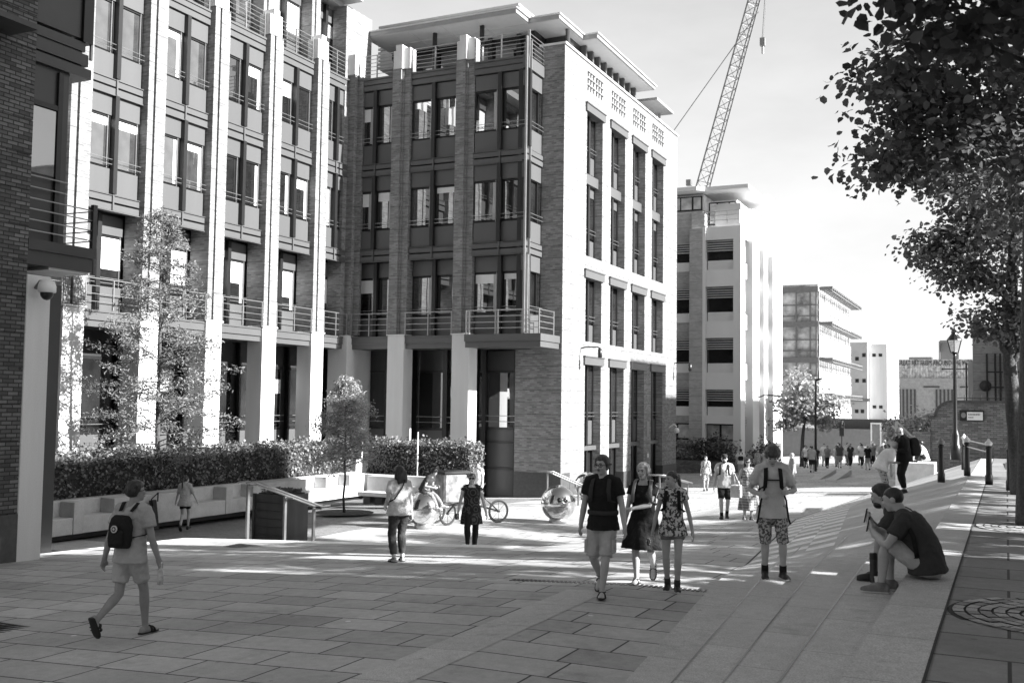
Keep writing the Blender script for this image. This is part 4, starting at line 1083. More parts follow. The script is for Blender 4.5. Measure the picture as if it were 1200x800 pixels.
    mb = MB(); mb.box(-24, -20.3, Y0+1.1, Y0+1.19, 14.5, 15.6); mb.box(-19.9, -17.9, Y0+1.5, Y0+1.59, 13.4, 15.1); w_ = mb.build('top_floor_window', M['frame'], t)
    mb = MB()
    for a, b, y, z0, z1 in ((-22.9, -22, 1.1, 14.6, 15.5), (-21.9, -21.1, 1.1, 14.6, 15.5), (-20.95, -20.4, 1.1, 14.6, 15.5), (-19.8, -19.3, 1.5, 13.5, 15.), (-19.2, -18.4, 1.5, 13.5, 15.), (-18.3, -17.95, 1.5, 13.5, 15.)): mb.box(a, b, Y0+y-.03, Y0+y-.001, z0, z1)
    mb.build('pane', M['glass_far'], w_)
    mb = MB(); mb.prism([(-26, Y0-.1), (-20.4, Y0-.1), (-19.9, Y0+.4), (-16.7, Y0+.4), (-16.7, 79), (-16.2, 79.3), (-16.2, 83.5), (-26, 83.5)], 15.8, 16.08); mb.build('roof', M['stone_white'], t)
    mb = MB(); mb.lathe([(2.2, 0), (2.1, .25), (1.2, .55), (.2, .7)], (-19.2, 80, 16.16), 24); mb.build('roof_dome', M['stone_far'], t, smooth=True)
    mb = MB()
    for z in (13.5, 13.85, 14.15): mb.tube([(-20.0, Y0+.2, z), (-17.3, Y0+.2, z)], .03, 5)
    for x in (-20, -19.1, -18.2, -17.3): mb.tube([(x, Y0+.2, 13.2), (x, Y0+.2, 14.2)], .03, 5)
    mb.build('roof_rail', M['steel'], t)
b2()
t = thing('planter_wall', 'dark brick planter with shrubs at the foot of the terraced office', 'planter', (-19, 71, -5))
MB().box(-23, -16.4, 70.5, 73.9, -5.3, -3.85).build('wall', M['brick_wall'], t)
MB().box(-22.9, -16.5, 70.6, 73.85, -3.85, -3.78).build('soil', M['soil'], t)
for (c, r, n, m_) in (((-20.5, 71.5, -3.2), (.8, .6, .75), 700, 'leaf_pale'), ((-18.6, 71.6, -3.1), (1.7, .6, .9), 1500, 'leaf_dark'), ((-22.3, 71.5, -3.3), (.8, .6, .6), 500, 'leaf_dark')):
    p, n_ = clump_leaves([(c, r, n)], 12, .18); leaves('shrub', M[m_], p, n_, .17, t)
t = thing('planter_wall', 'low dark planter with a dark shrub in the shaded bay of the terraced office', 'planter', (-15.8, 76.5, -5))
MB().box(-17.1, -14.9, 75.4, 78.2, -5.4, -4.3).build('wall', M['brick_wall'], t)
p, n_ = clump_leaves([((-16, 76.6, -3.4), (.9, 1.0, 1.0), 1100)], 12, .18); leaves('shrub', M['leaf_dark'], p, n_, .17, t)
t = thing('street_lamp', 'slim street lamp arm reaching out from the terraced office', 'lamp', (-17, 79.5, -2))
MB().tube([(-17.13, 79.5, .6), (-16.6, 79.5, .8), (-15.4, 79.5, .8)], .06, 6).build('arm', M['black'], t); MB().box(-15.9, -15.2, 79.4, 79.6, .68, .8).build('lamp_head', M['grey'], t)
def b3():
    t = thing('glass_office', 'glass office block with finned sunshades jutting out over the street', 'building', (-22, 135, -6))
    X0, Y0 = -19.75, 124.5
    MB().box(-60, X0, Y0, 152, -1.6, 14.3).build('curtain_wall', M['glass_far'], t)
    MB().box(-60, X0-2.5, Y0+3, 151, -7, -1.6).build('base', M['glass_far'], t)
    mb = MB()
    for z in (13.4, 9.3, 5.1, .9):
        mb.box(-60, X0+.05, Y0-.25, Y0-.01, z, z+.65)
        for q in (1.5, 2.8): mb.box(-60, X0, Y0-.12, Y0-.01, z-q-.06, z-q+.06)
    for x in (-26, -24.6, -22.3, -20.7, -20.0): mb.box(x, x+.15, Y0-.2, Y0-.01, -1.6, 13.8)
    mb.build('floor_band', M['grey'], t)
    mb = MB()
    for k in range(17): mb.box(X0+.01, X0+.14, Y0 + k*1.6, Y0+.12 + k*1.6, -1.6, 13.5)
    mb.build('mullion', M['stone_far'], t)
    mb = MB()
    for z in (13.6, 9.5, 5.3, 1.1): mb.box(X0+.02, X0+.12, Y0, 151.9, z-2.2, z-1.1); mb.box(X0+.02, X0+.13, Y0, 151.9, z-3.6, z-2.4)
    mb.build('blind', M['stone_far'], t)
    for z in (13.5, 9.4, 5.2, 1.0):
        mb = MB(); mb.box(X0+1.6, X0+1.68, Y0, 152, z+.4, z+.5); mb.box(X0+1.6, X0+1.66, Y0, 152, z-.06, z-.0); mb.box(X0+.15, X0+1.66, Y0-.05, Y0+.1, z+.2, z+.5)
        for k in range(19): mb.box(X0+.15, X0+1.6, Y0+.3 + k*1.5, Y0+.38 + k*1.5, z+.1, z+.4)
        for k in range(4): mb.box(X0+.3 + k*.36, X0+.36 + k*.36, Y0, 152, z+.15, z+.2)
        mb.build('sunshade', M['grey'], t)
    mb = MB(); mb.bar((-16.5, 128, -1.7), (-14.8, 127, -7), 1.2, 1.2); mb.bar((-22.4, 126, -1.7), (-21, 125.5, -7), .5, .5); mb.bar((-23.5, 126, -1.7), (-22.4, 125.5, -7), .4, .4); mb.build('raking_column', M['stone'], t)
b3()
t = thing('white_building', 'pale rendered building with small square windows beyond the glass office', 'building', (-20, 185, -6))
MB().box(-24.5, -20.4, 178, 200, -2.3, 10.6).build('wall', M['stone_far'], t); MB().box(-20.399, -17.5, 179.5, 200, -2.3, 10.3).build('wall', M['stone'], t); MB().box(-24.4, -16.8, 178.5, 199, -7, -2.301).build('base', M['plinth'], t)
for x, z in ((-23.5, 7.6), (-22.3, 7.6), (-21.2, 8.2), (-23.5, 4), (-22.3, 4), (-21.2, 4), (-22.4, -1), (-21.5, -1)): MB().box(x, x+.55, 177.95, 177.99, z, z+.6).build('window', M['black'], t)
for x, z in ((-19.8, 8.3), (-18.8, 8.3), (-19.8, -.2), (-18.8, -.2)): MB().box(x, x+.55, 179.45, 179.49, z, z+.5).build('window', M['black'], t)
MB().box(-24.6, -20, 177.4, 177.99, .9, 1.4).build('ledge', M['grey'], t)
def tate():
    t = thing('gallery_building', 'huge brick gallery across the river with a lettered glass box on its roof', 'building', (-28, 462, -6))
    rz = -R(0); Y = 450
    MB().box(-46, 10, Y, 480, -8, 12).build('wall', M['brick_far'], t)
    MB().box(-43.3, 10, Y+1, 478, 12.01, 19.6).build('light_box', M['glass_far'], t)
    mb = MB(); [mb.box(-43.3 + k*1.0, -43.2 + k*1.0, Y+.9, Y+.99, 12.1, 19.5) for k in range(46)]; mb.build('fin', M['grey'], t)
    for x0, x1 in ((-38, -31.5), (-24, -17), (-10, -3)):
        mb = MB(); [mb.box(x0-1.5 + k*1.45, x0-.8 + k*1.45, Y-.3, Y-.01, -6, 7.5) for k in range(5)]; mb.build('window', M['plinth'], t)
    for x0 in (-46, -31, -17.5): MB().box(x0+1, x0+7, Y-.2, Y-.01, 8.2, 8.8).build('ledge', M['plinth'], t)
    MB().box(-35.6, -27, Y+2, Y+10, 19.61, 20.6).build('roof_plant', M['grey'], t)
    mb = MB(); mb.box(-24.3, -23.9, Y+3, Y+9, 19.61, 27); mb.prism([(-23.9, Y+3), (-17, Y+3), (-17, Y+9), (-23.9, Y+9)], 26.4, 27.4); mb.box(-23.8, -17, Y+6, Y+9, 19.61, 26.39); mb.build('roof_pavilion', M['grey'], t)
    cu = bpy.data.curves.new('lettering', 'FONT'); cu.body = 'SEE GREAT ART FROM AROUND THE WORLD'; cu.size = 2.9; cu.extrude = .05
    tmp = bpy.data.objects.new('lettering', cu); COL.objects.link(tmp)
    dg = bpy.context.evaluated_depsgraph_get(); me = bpy.data.meshes.new_from_object(tmp.evaluated_get(dg)); bpy.data.objects.remove(tmp)
    me.materials.clear(); me.materials.append(M['black'])
    w = max(v.co.x for v in me.vertices); sx = 33/w
    for v in me.vertices: v.co = (v.co.x*sx, -v.co.z, v.co.y)
    o = link(bpy.data.objects.new('lettering', me)); o.parent = t; o.location = Vector((-42.8, Y+.8, 17.2)) - t.location
tate()
# site hoarding across the end of the street, with pale outlined shapes, and small trees on the river side
t = thing('site_hoarding', 'long grey site hoarding with white outlined blocks across the far end', 'hoarding', (-12, 106, -5))
MB().box(-21, -8, 106, 106.2, -5.6, -2.15).build('board', M['plain_grey'] if 'plain_grey' in M else M['grey'], t)
mb = MB()
def outline(x0, x1, z0, z1, w=.14):
    mb.box(x0, x0+w, 105.95, 105.99, z0, z1); mb.box(x1-w, x1, 105.95, 105.99, z0, z1); mb.box(x0+w, x1-w, 105.95, 105.99, z1-w, z1)
outline(-11.9, -10.9, -3.8, -1.5); outline(-12.9, -11.9, -5.4, -3.8); outline(-10.9, -9.9, -5.2, -3.8); mb.build('white_outline', M['white'], t)
MB().box(-11.75, -11.05, 106.0, 106.1, -2.149, -1.6).build('raised_panel', M['grey'], t)
MB().box(-17, -7.6, 107, 112, -2.6, -1.2).build('site_cabin', M['plinth'], t)
t = thing('river_shrub', 'pale sunlit feathery shrubs beyond the low end of the wall', 'shrub', (-6.5, 84, -4.4))
p, n_ = clump_leaves([((-7.4, 83, -1.9), (.9, .8, 1.4), 800), ((-6.0, 84, -1.7), (1.0, .8, 1.5), 900), ((-4.8, 84.5, -1.2), (.9, .8, 1.3), 700), ((-3.4, 84.6, -.9), (.7, .7, 1.2), 450)], 12, .24); leaves('foliage', M['leaf_pale'], p, n_, .2, t)
MB().tube([(-6.5, 84, -4.6), (-6.4, 84, -1.5)], .08, 6).build('stem', M['bark'], t)
t = thing('bridge_railing', 'white criss-cross railing sloping down in front of the pale shrubs', 'railing', (-5.5, 78, -4.3))
mb = MB()
for a, b in (((-7.0, 78, -1.0), (-5.4, 78, -2.6)), ((-7.3, 78, -1.3), (-5.7, 78, -2.9)), ((-5.4, 78, -2.6), (-3.8, 78, -.9)), ((-5.4, 78, -3.4), (-3.8, 78, -1.7))): mb.bar(a, b, .12, .12)
for k in range(7): mb.bar((-7.1 + k*.27, 78, -1.1-k*.27), (-7.1 + k*.27, 78, -1.9-k*.27), .06)
for k in range(7): mb.bar((-5.4 + k*.27, 78, -2.6+k*.28), (-5.4 + k*.27, 78, -3.4+k*.28), .06)
for k in range(5): mb.bar((-3.9 + k*.35, 78, -.9), (-3.9 + k*.35, 78, -2.2), .1)
mb.bar((-3.9, 78, -.9), (-2.4, 78, -.9), .12); mb.bar((-3.9, 78, -2.2), (-2.4, 78, -2.2), .12); mb.bar((-7, 78, -4.6), (-7, 78, -1), .14); mb.bar((-2.9, 78, -4.6), (-2.9, 78, -.9), .14)
mb.build('rail', M['white'], t)
t = thing('lamp_column', 'tall thin black lamp column standing before the far sunlit tree', 'lamp', (-11.65, 72.2, -4.4))
MB().tube([(-11.65, 72.2, -4.4), (-11.62, 72.2, 1.8)], [.09, .06], 8).build('column', M['black'], t); MB().tube([(-11.62, 72.2, 1.75), (-11.2, 72.2, 1.9)], .07, 6).build('lamp_head', M['black'], t)
t = thing('traffic_signal', 'dark traffic signal post among the distant crowd', 'signal', (-13.2, 96, -4.6))
MB().tube([(-13.2, 96, -4.8), (-13.2, 96, -1.5)], .07, 6).build('post', M['black'], t); MB().box(-13.4, -13.0, 95.85, 96.1, -2.6, -1.4).build('signal_head', M['black'], t)
def far_steps():
    for k, (x, y) in enumerate(((-9.2, 61), (-8.2, 60))):
        z = gP(x, y); mb = MB(); mb.add([(x-.5, y-3, z-.0), (x, y-3, z), (x, y+3.5, z+.0), (x-.5, y+3.5, z), (x-.5, y-3, z+.05), (x, y-3, z+.05), (x, y+3.5, z+.3), (x-.5, y+3.5, z+.3)], [(4, 5, 6, 7), (0, 1, 5, 4), (1, 2, 6, 5), (2, 3, 7, 6), (3, 0, 4, 7)])
        struct(mb.build('kerb_wedge', M['granite']))
far_steps()
# tower crane -----------------------------------------------------------------------------------------------------
def crane():
    a, b = Vector((-45.2, 166, 33)), Vector((-33.5, 168.5, 78))
    t = thing('tower_crane', 'slender lattice luffing crane jib rising steeply behind the terraced office', 'crane', a)
    d = (b-a).normalized(); s = d.cross(Vector((0, 1, 0))).normalized(); f = s.cross(d).normalized(); w = 1.15
    n = 26; LN = (b-a).length
    mb = MB()
    ch = [s*w + f*-.9, s*-w + f*-.9, f*1.1]
    for c in ch: mb.bar(a+c, b+c*.8, .2)
    for i in range(n):
        p0 = a + d*(LN*i/n); p1 = a + d*(LN*(i+1)/n); k0 = 1-.2*i/n; k1 = 1-.2*(i+1)/n
        for q in range(3):
            c0, c1 = ch[q], ch[(q+1) % 3]
            mb.bar(p0+c0*k0, p0+c1*k0, .09); mb.bar(p0+c0*k0, p1+c1*k1, .09)
    mb.build('jib', M['grey'], t)
    MB().tube([(-49.6, 164, 44.6), a + d*33 - s*1.0], .07, 5).build('luffing_rope', M['steel_dark'], t)
    mb = MB(); mb.tube([(-34.6, 168, 72), (-35.4, 168, 60)], .04, 4); mb.tube([(-34.2, 168, 72), (-35.2, 168, 60)], .04, 4); mb.build('hoist_rope', M['steel_dark'], t)
    mb = MB(); mb.box(-35.7, -34.9, 167.6, 168.4, 58.9, 60.2); mb.tube([(-35.3, 168, 58.9), (-35.3, 168, 57.6)], .18, 6); mb.build('hook_block', M['grey'], t)
    MB().box(-47.4, -46.6, 165.4, 166.2, 36.2, 37.2).build('winch', M['grey'], t)
    mb = MB()
    for x in (-48, -45): 
        for y in (164.5, 167.5): mb.bar((x, y, -6), (x, y, 34), .3)
    mb.box(-48.6, -44.4, 164, 168, 33, 34); mb.build('mast', M['grey'], t)
crane()
# buildings across the street, out of frame to the right: they throw the foreground shade; tower, pillars and upper parts are added to shape it
t = thing('stone_office', 'unseen stone office across the street, pillars added to shade the near paving', 'building', (18, -5, -2))
MB().box(11, 26, -45, 8.99, -3, 9.8).build('wall', M['stone_far'], t); MB().box(11, 16, 9, 13.3, -3, 25).build('tower', M['stone_far'], t)  # wall kept low for sky, tower added tall to shade the left building
MB().box(11, 11.5, 13.301, 17.2, 11.9, 25).build('shade_upper_block', M['stone_far'], t)  # added out of view to shade the near bay
for k in range(9):
    for z in (1, 5): MB().box(10.93, 10.99, -42 + k*6, -39 + k*6, z, z+2.4).build('window', M['glass'], t)
MB().box(11, 11.5, 17.201, 32.2, 11.9, 16.2).build('shade_link_block', M['stone_far'], t)  # added out of view to shade the bench and hedge
for y, w in ((13.8, .5), (15.7, .5), (17.6, .9), (20.9, .45), (24.4, .7)): MB().box(10.4, 11, y, y+w, -3, 11.19).build('pillar', M['stone_far'], t)  # pillars added out of view, widths set to streak the plaza with sun
for k, (yy, hh, n_) in enumerate(((14.7, 4.0, 1500), (18.5, 5.0, 1700), (22.3, 4.6, 1500), (26.1, 5.2, 1700), (29.9, 4.8, 1500))):  # unseen trees, crowns placed to dapple the plaza and shade the steps
    street_tree((8.2, yy, -2.2), [(8.2, yy, -2.4), (8.2, yy, .5), (8.1, yy, 2.6), (8.2, yy, hh+2)], .15, [((8.0, yy, 3.65 - (0 if k else .55)), (.8, 2.0 if k else 1.5, .95 - (0 if k else .35)), 3400 if k else 1500), ((8.3, yy+.5, hh+2.2), (1.5, 1.0, 1.3), n_), ((8.0, yy-.7, 5.2), (.7, .7, .7), 500 if k else 40)],
        M['leaf_mid'], .17, ('first', 'second', 'third', 'fourth', 'fifth')[k] + ' of the five plane trees across the street, added to dapple the paving', per=14, spread=.24, group='unseen plane trees across the street')
MB().box(10.4, 10.99, 14.301, 15.4, 9.4, 11.89).build('lintel', M['stone_far'], bpy.data.objects['stone_office'])  # added block keeping sun off the stone pillar at left
MB().box(10.4, 10.99, 13.301, 13.799, 5.0, 11.89).build('lintel', M['stone_far'], bpy.data.objects['stone_office'])  # added block closing a gap that let a thin sun streak through
t = thing('brick_office', 'brick office across the street whose shadow falls on the foot of the gable', 'building', (20, 70, -3))
MB().box(10, 30, 51.3, 57.4, -4, 16.4).build('wall', M['brick_far'], t); MB().box(10, 30, 57.401, 83.5, -6, 14.6).build('wall', M['brick_far'], t)
for k in range(5):
    for z in (0, 4, 8, 11.5): MB().box(9.93, 9.99, 53 + k*6.5, 55.5 + k*6.5, z, z+2.2).build('window', M['glass'], t)
# ------------------------------------------------------------------ people
def cloth(name, base, var=.12, pattern=None, c2=.5, scale=9, rough=.85):
    m, nt, b, out = nodes(name)
    tc = N(nt, 'ShaderNodeTexCoord'); ob = tc.outputs['Object']
    f = noise_fac(nt, ob, 6, 4, .3, .7, base*(1-var), base*(1+var))
    if pattern:
        if pattern == 'blotch':
            k = noise_fac(nt, ob, scale, 2, .47, .52, 0, 1)
        elif pattern == 'spots':
            v = N(nt, 'ShaderNodeTexVoronoi'); v.inputs['Scale'].default_value = scale; L(nt, ob, v.inputs['Vector'])
            k = mul(nt, v.outputs['Distance'], .36, 'LESS_THAN')
        elif pattern == 'rings':
            v = N(nt, 'ShaderNodeTexVoronoi'); v.inputs['Scale'].default_value = scale; L(nt, ob, v.inputs['Vector'])
            k = mul(nt, mul(nt, mul(nt, v.outputs['Distance'], 22), 0, 'SINE'), .55, 'GREATER_THAN')
        else:
            sp = N(nt, 'ShaderNodeSeparateXYZ'); L(nt, ob, sp.inputs[0])
            a = mul(nt, mul(nt, mul(nt, mul(nt, sp.outputs[0], sp.outputs[1], 'ADD'), scale), 0, 'FRACT'), .35, 'LESS_THAN')
            c = mul(nt, mul(nt, mul(nt, sp.outputs[2], scale), 0, 'FRACT'), .35, 'LESS_THAN')
            k = mul(nt, mul(nt, a, c, 'ADD'), .5)
        mx = N(nt, 'ShaderNodeMix', data_type='FLOAT'); L(nt, k, mx.inputs[0]); L(nt, f, mx.inputs[2]); mx.inputs[3].default_value = c2
        f = mx.outputs[0]
    L(nt, f, b.inputs['Base Color']); b.inputs['Roughness'].default_value = rough; b.inputs['Specular IOR Level'].default_value = .25
    w = N(nt, 'ShaderNodeTexNoise'); w.inputs['Scale'].default_value = 14; w.inputs['Detail'].default_value = 3; w.inputs['Distortion'].default_value = .8; L(nt, ob, w.inputs['Vector'])
    bump(nt, b, w.outputs['Fac'], .8, .025)
    return m
CL = {
 'black': cloth('black_cloth', .014), 'charcoal': cloth('charcoal_cloth', .045), 'dark': cloth('dark_cloth', .085), 'mid': cloth('mid_grey_cloth', .2),
 'light': cloth('light_grey_cloth', .38), 'pale': cloth('pale_cloth', .55), 'white': cloth('white_cloth', .75), 'khaki': cloth('khaki_cloth', .42),
 'floral': cloth('floral_cloth', .06, pattern='blotch', c2=.62, scale=26), 'leopard': cloth('mottled_cloth', .42, pattern='blotch', c2=.09, scale=38),
 'check': cloth('checked_cloth', .14, pattern='check', c2=.42, scale=14), 'rings': cloth('ring_print_cloth', .02, pattern='rings', c2=.075, scale=6),
 'print': cloth('print_cloth', .45, pattern='spots', c2=.12, scale=16),
}
def skinmat(name, base):
    m, nt, b, out = nodes(name); tc = N(nt, 'ShaderNodeTexCoord')
    f = noise_fac(nt, tc.outputs['Object'], 9, 4, .3, .7, base*.88, base*1.1)
    L(nt, f, b.inputs['Base Color']); b.inputs['Roughness'].default_value = .5; b.inputs['Specular IOR Level'].default_value = .35
    b.inputs['Subsurface Weight'].default_value = .08; b.inputs['Subsurface Radius'].default_value = (.01, .01, .01)
    return m
SK = {'fair': skinmat('fair_skin', .42), 'tan': skinmat('tanned_skin', .28)}
def hairmat(name, lo, hi):
    m, nt, b, out = nodes(name); tc = N(nt, 'ShaderNodeTexCoord')
    mp = N(nt, 'ShaderNodeMapping'); mp.inputs['Scale'].default_value = (90, 90, 9); L(nt, tc.outputs['Object'], mp.inputs[0])
    f = noise_fac(nt, mp.outputs[0], 1, 3, .3, .7, lo, hi)
    L(nt, f, b.inputs['Base Color']); b.inputs['Roughness'].default_value = .42; bump(nt, b, f, .8, .01); return m
HM = {'dark': hairmat('dark_hair', .008, .035), 'brown': hairmat('brown_hair', .02, .08), 'blonde': hairmat('blonde_hair', .3, .55), 'grey': hairmat('grey_hair', .2, .4), 'cap': cloth('cap_cloth', .03)}
M['lens'] = plain('dark_lens', .01, .1); M['lip'] = plain('lip', .13, .5); M['eye'] = plain('eye', .02, .25); M['rubber'] = plain('black_rubber', .015, .6); M['shoe_mid'] = plain('grey_shoe', .16, .6, var=.2, scale=14); M['shoe_pale'] = plain('pale_shoe', .55, .6); M['clear'] = plain('clear_plastic', .5, .1, var=.3, scale=30)
TX = bpy.data.textures.new('wrinkle', 'CLOUDS'); TX.noise_scale = .085; TX.noise_depth = 3
def soft(o, voxel, smooth=4, wrinkle=0.):
    m = o.modifiers.new('remesh', 'REMESH'); m.mode = 'VOXEL'; m.voxel_size = voxel; m.use_smooth_shade = True
    if smooth:
        q = o.modifiers.new('smooth', 'SMOOTH'); q.factor = .5; q.iterations = smooth
    if wrinkle:
        d = o.modifiers.new('wrinkle', 'DISPLACE'); d.texture = TX; d.strength = wrinkle; d.mid_level = .5; d.texture_coords = 'LOCAL'
    return o
def ik(a, t, l1, l2, hint):
    a, t, hint = Vector(a), Vector(t), Vector(hint); d = t - a; L_ = min(max(d.length, abs(l1-l2)+.01), l1+l2-.002); d.normalize()
    t = a + d*L_; c = (l1*l1 + L_*L_ - l2*l2)/(2*l1*L_); c = max(-1, min(1, c)); h = hint - d*hint.dot(d); h.normalize()
    return a + d*(l1*c) + h*(l1*math.sqrt(1-c*c)), t
class Person:
    def __init__(P, label, loc, rz, H=1.75, fem=False, wide=1., hz=None, lean=(0, 0), feet=None, hands=None, elbows=None, palms=None, knees=None, head=(0, 0, 0), skin='fair', group=None, lod=0, side=0, shift=0):
        P.t = thing('person', label, 'person', loc, rz, group); P.lod = lod; P.H = H; s = P.s = H/1.75; P.fem = fem; P.skin = SK[skin]; P.wide = wide
        P.vox = (.0085, .013, .026)[lod]; P.cvox = (.013, .018, .03)[lod]
        hz = .915*s if hz is None else hz*s
        feet = feet or {'L': (-.09, .02, .085, 0, 8), 'R': (.09, -.02, .085, 0, -8)}
        hands = hands or {}; elbows = elbows or {}; palms = palms or {}; knees = knees or {}
        P.pel = Vector((shift, 0, hz)); l1, l2 = R(lean[0]), R(lean[1]); sd = R(side)
        v1 = Vector((math.sin(sd), math.sin(l1), math.cos(l1))).normalized(); v2 = Vector((math.sin(sd)*.5, math.sin(l2), math.cos(l2))).normalized()
        P.v1, P.v2 = v1, v2
        P.waist = P.pel + v1*(.13*s); P.chest = P.waist + v1.lerp(v2, .6).normalized()*(.20*s); P.nb = P.chest + v2*(.185*s)
        P.fw = Vector((0, v2.z, -v2.y)).normalized()
        sw = (.158 if fem else .178)*s*(.5+.5*wide)
        P.sh = {k: P.nb + Vector((q*sw, 0, 0)) - v2*(.045*s) for k, q in (('L', -1), ('R', 1))}
        P.hip = {k: P.pel + Vector((q*.088*s, 0, -.02*s)) for k, q in (('L', -1), ('R', 1))}
        P.knee, P.ank, P.fp = {}, {}, {}
        for k, q in (('L', -1), ('R', 1)):
            f = feet[k]; P.knee[k], P.ank[k] = ik(P.hip[k], Vector(f[:3])*s, .425*s, .41*s, knees.get(k, (q*.08, 1, .15)))
            P.fp[k] = (R(f[3]), R(f[4]) if len(f) > 4 else 0)
        P.elb, P.wri = {}, {}
        for k, q in (('L', -1), ('R', 1)):
            hd = Vector(hands.get(k, (q*.27, .05, .83)))*s
            if k not in hands: hd = P.sh[k] + Vector((q*.09, .07, -.54))*s
            P.elb[k], P.wri[k] = ik(P.sh[k], hd, .295*s, .255*s, elbows.get(k, (q*.35, -1, -.1)))
        P.palms = palms
        yw, pt, rl = (R(a) for a in head)
        E_ = Euler((-pt, rl, yw), 'ZXY' if False else 'XYZ').to_matrix()
        E_ = Matrix.Rotation(yw, 3, 'Z') @ Matrix.Rotation(pt, 3, 'X') @ Matrix.Rotation(rl, 3, 'Y')
        P.hm = E_; up = (v2*.6 + E_ @ Vector((0, 0, 1))*.6).normalized()
        P.hc = P.nb + up*(.155*s) + E_ @ Vector((0, .022, 0))*s
        P.body()
    def hp(P, x, y, z): return P.hc + P.hm @ (Vector((x, y, z))*P.s)
    def arm_r(P): 
        k = (.85 if P.fem else 1)*(.6+.4*P.wide)*P.s; return [.052*k, .046*k, .039*k, .041*k, .028*k]
    def ell(P, mb, c, r, n=14, m=10):
        b = MB().ball((0, 0, 0), r, n, m); mb.add([P.hp(*(Vector(c)+Vector(v))) for v in b.v], b.f)
    def torso(P, mb, g=0., top=True, hem=0., hemw=0.):
        s = P.s; w = P.wide
        if P.fem: R_ = [(.150, .115), (.172, .125), (.135, .105), (.150, .118), (.150, .105), (.115, .075), (.055, .055)]
        else: R_ = [(.140, .115), (.158, .12), (.148, .112), (.172, .122), (.178, .112), (.125, .08), (.06, .06)]
        pts = [P.pel - P.v1*.09*s, P.pel, P.waist, P.chest, P.chest + P.v2*.09*s, P.nb - P.v2*.025*s, P.nb + P.v2*(.03*s)]
        pts[3] = pts[3] + P.fw*.012*s
        rr = [((a*w*s + g), (b*w*s + g)) for a, b in R_]
        if hem: pts = [P.pel - P.v1*(hem*s)] + pts[1:]; rr[0] = (rr[1][0] + hemw, rr[1][1] + hemw)
        if not top: pts, rr = pts[:-1], rr[:-1]
        q = []; qr = []
        for i in range(len(pts)-1):
            for j in range(3):
                f = j/3; q.append(pts[i].lerp(pts[i+1], f)); qr.append(tuple(rr[i][a]*(1-f) + rr[i+1][a]*f for a in (0, 1)))
        q.append(pts[-1]); qr.append(rr[-1]); mb.tube(q, qr, 20)
        if P.fem:
            for x in (-.065, .065): mb.ball(tuple(P.chest + Vector((x*s, 0, 0)) + P.fw*(.095*s*w) - P.v2*.01), .052*s + g*.7, 12, 8)
    def leg(P, mb, k, g=0., f=2., taper=0.):
        s = P.s*(.7+.3*P.wide); h, kn, an = P.hip[k], P.knee[k], P.ank[k]
        pts = [h + Vector((0, 0, .03)), h.lerp(kn, .35), h.lerp(kn, .7), kn, kn.lerp(an, .3), kn.lerp(an, .65), an]
        rr = [.083, .075, .061, .053, .056, .043, .035]
        at = [0, .35, .7, 1., 1.3, 1.65, 2.]
        P_, R_ = [], []
        for i in range(7):
            if at[i] <= f: P_.append(pts[i]); R_.append(rr[i]*s + g*(1 + taper*at[i]))
            else:
                q = (f - at[i-1])/(at[i]-at[i-1])
                if q > .02: P_.append(pts[i-1].lerp(pts[i], q)); R_.append((rr[i-1]*(1-q) + rr[i]*q)*s + g*(1+taper*f))
                break
        bk = Vector((0, -.012*s, 0))
        mb.tube(P_, R_, 14)
    def footpts(P, k):
        pt, yw = P.fp[k]; d = Vector((-math.sin(yw)*math.cos(pt), math.cos(yw)*math.cos(pt), math.sin(pt)))
        r = Vector((math.cos(yw), math.sin(yw), 0)); u = r.cross(d); return d, r, u, P.ank[k]
    def shoe_geo(P, mb, k, g=0., sole=False):
        d, r, u, a = P.footpts(k); s = P.s
        prof = [(-.075, .026, .03), (-.06, .036, .042), (0, .038, .045), (.06, .040, .036), (.12, .046, .027), (.165, .036, .02), (.19, .018, .012)]
        rings = []; n = 14
        for y, w, h in prof:
            c = a + d*(y*s) - u*(.078*s)
            ring = []
            for j in range(n):
                q = 2*math.pi*j/n; zz = math.sin(q); hh = (h*1.7*s + g) if zz > 0 else .006*s + g*.3
                if sole: hh = .016*s if zz > 0 else .012*s
                ring.append(c + r*((w*s + g)*math.cos(q)) + u*(hh*zz + (.008*s if not sole else 0)))
            rings.append(ring)
        mb.tube_rings(rings)
        if not sole: mb.tube([a - u*.04*s, a + u*.02*s], [.042*s+g, .040*s+g], 12)
    def hand(P, mb, k):
        s = P.s; q = -1 if k == 'L' else 1; w = P.wri[k]; d = (w - P.elb[k]).normalized()
        pal = P.palms.get(k); n = Vector(pal if pal else (-q, .0, 0)); n = (n - d*n.dot(d)).normalized(); a = d.cross(n).normalized()
        if a.y < 0 and not pal: a = -a
        if pal and a.dot(Vector((0, .3, 1))) < 0: a = -a
        if P.lod >= 2:
            mb.tube([w, w + d*.06*s + n*.005, w + d*.13*s + n*.03*s], [.026*s, .038*s, .02*s], 8); return
        b = MB()
        mb.obox(w + d*.045*s, a*(.036*s), d*(.05*s), n*(.014*s))
        mb.ball(tuple(w + d*.04*s + n*.008*s), .03*s, 10, 8)
        for i, (x, L_) in enumerate(((.030, .070), (.010, .080), (-.010, .075), (-.029, .058))):
            b0 = w + d*(.085*s) + a*(x*s); c = .35 + .12*i
            b1 = b0 + (d*math.cos(c*.6) + n*math.sin(c*.6))*(L_*.5*s); b2 = b1 + (d*math.cos(c*1.9) + n*math.sin(c*1.9))*(L_*.5*s)
            mb.tube([b0 - d*.02*s, b0, b1, b2], [.010*s, .0098*s, .009*s, .0075*s], 8)
        t0 = w + d*.03*s + a*.034*s; t1 = t0 + (d*.7 + a*.55 + n*.3).normalized()*.035*s; t2 = t1 + (d*.95 + n*.35).normalized()*.032*s
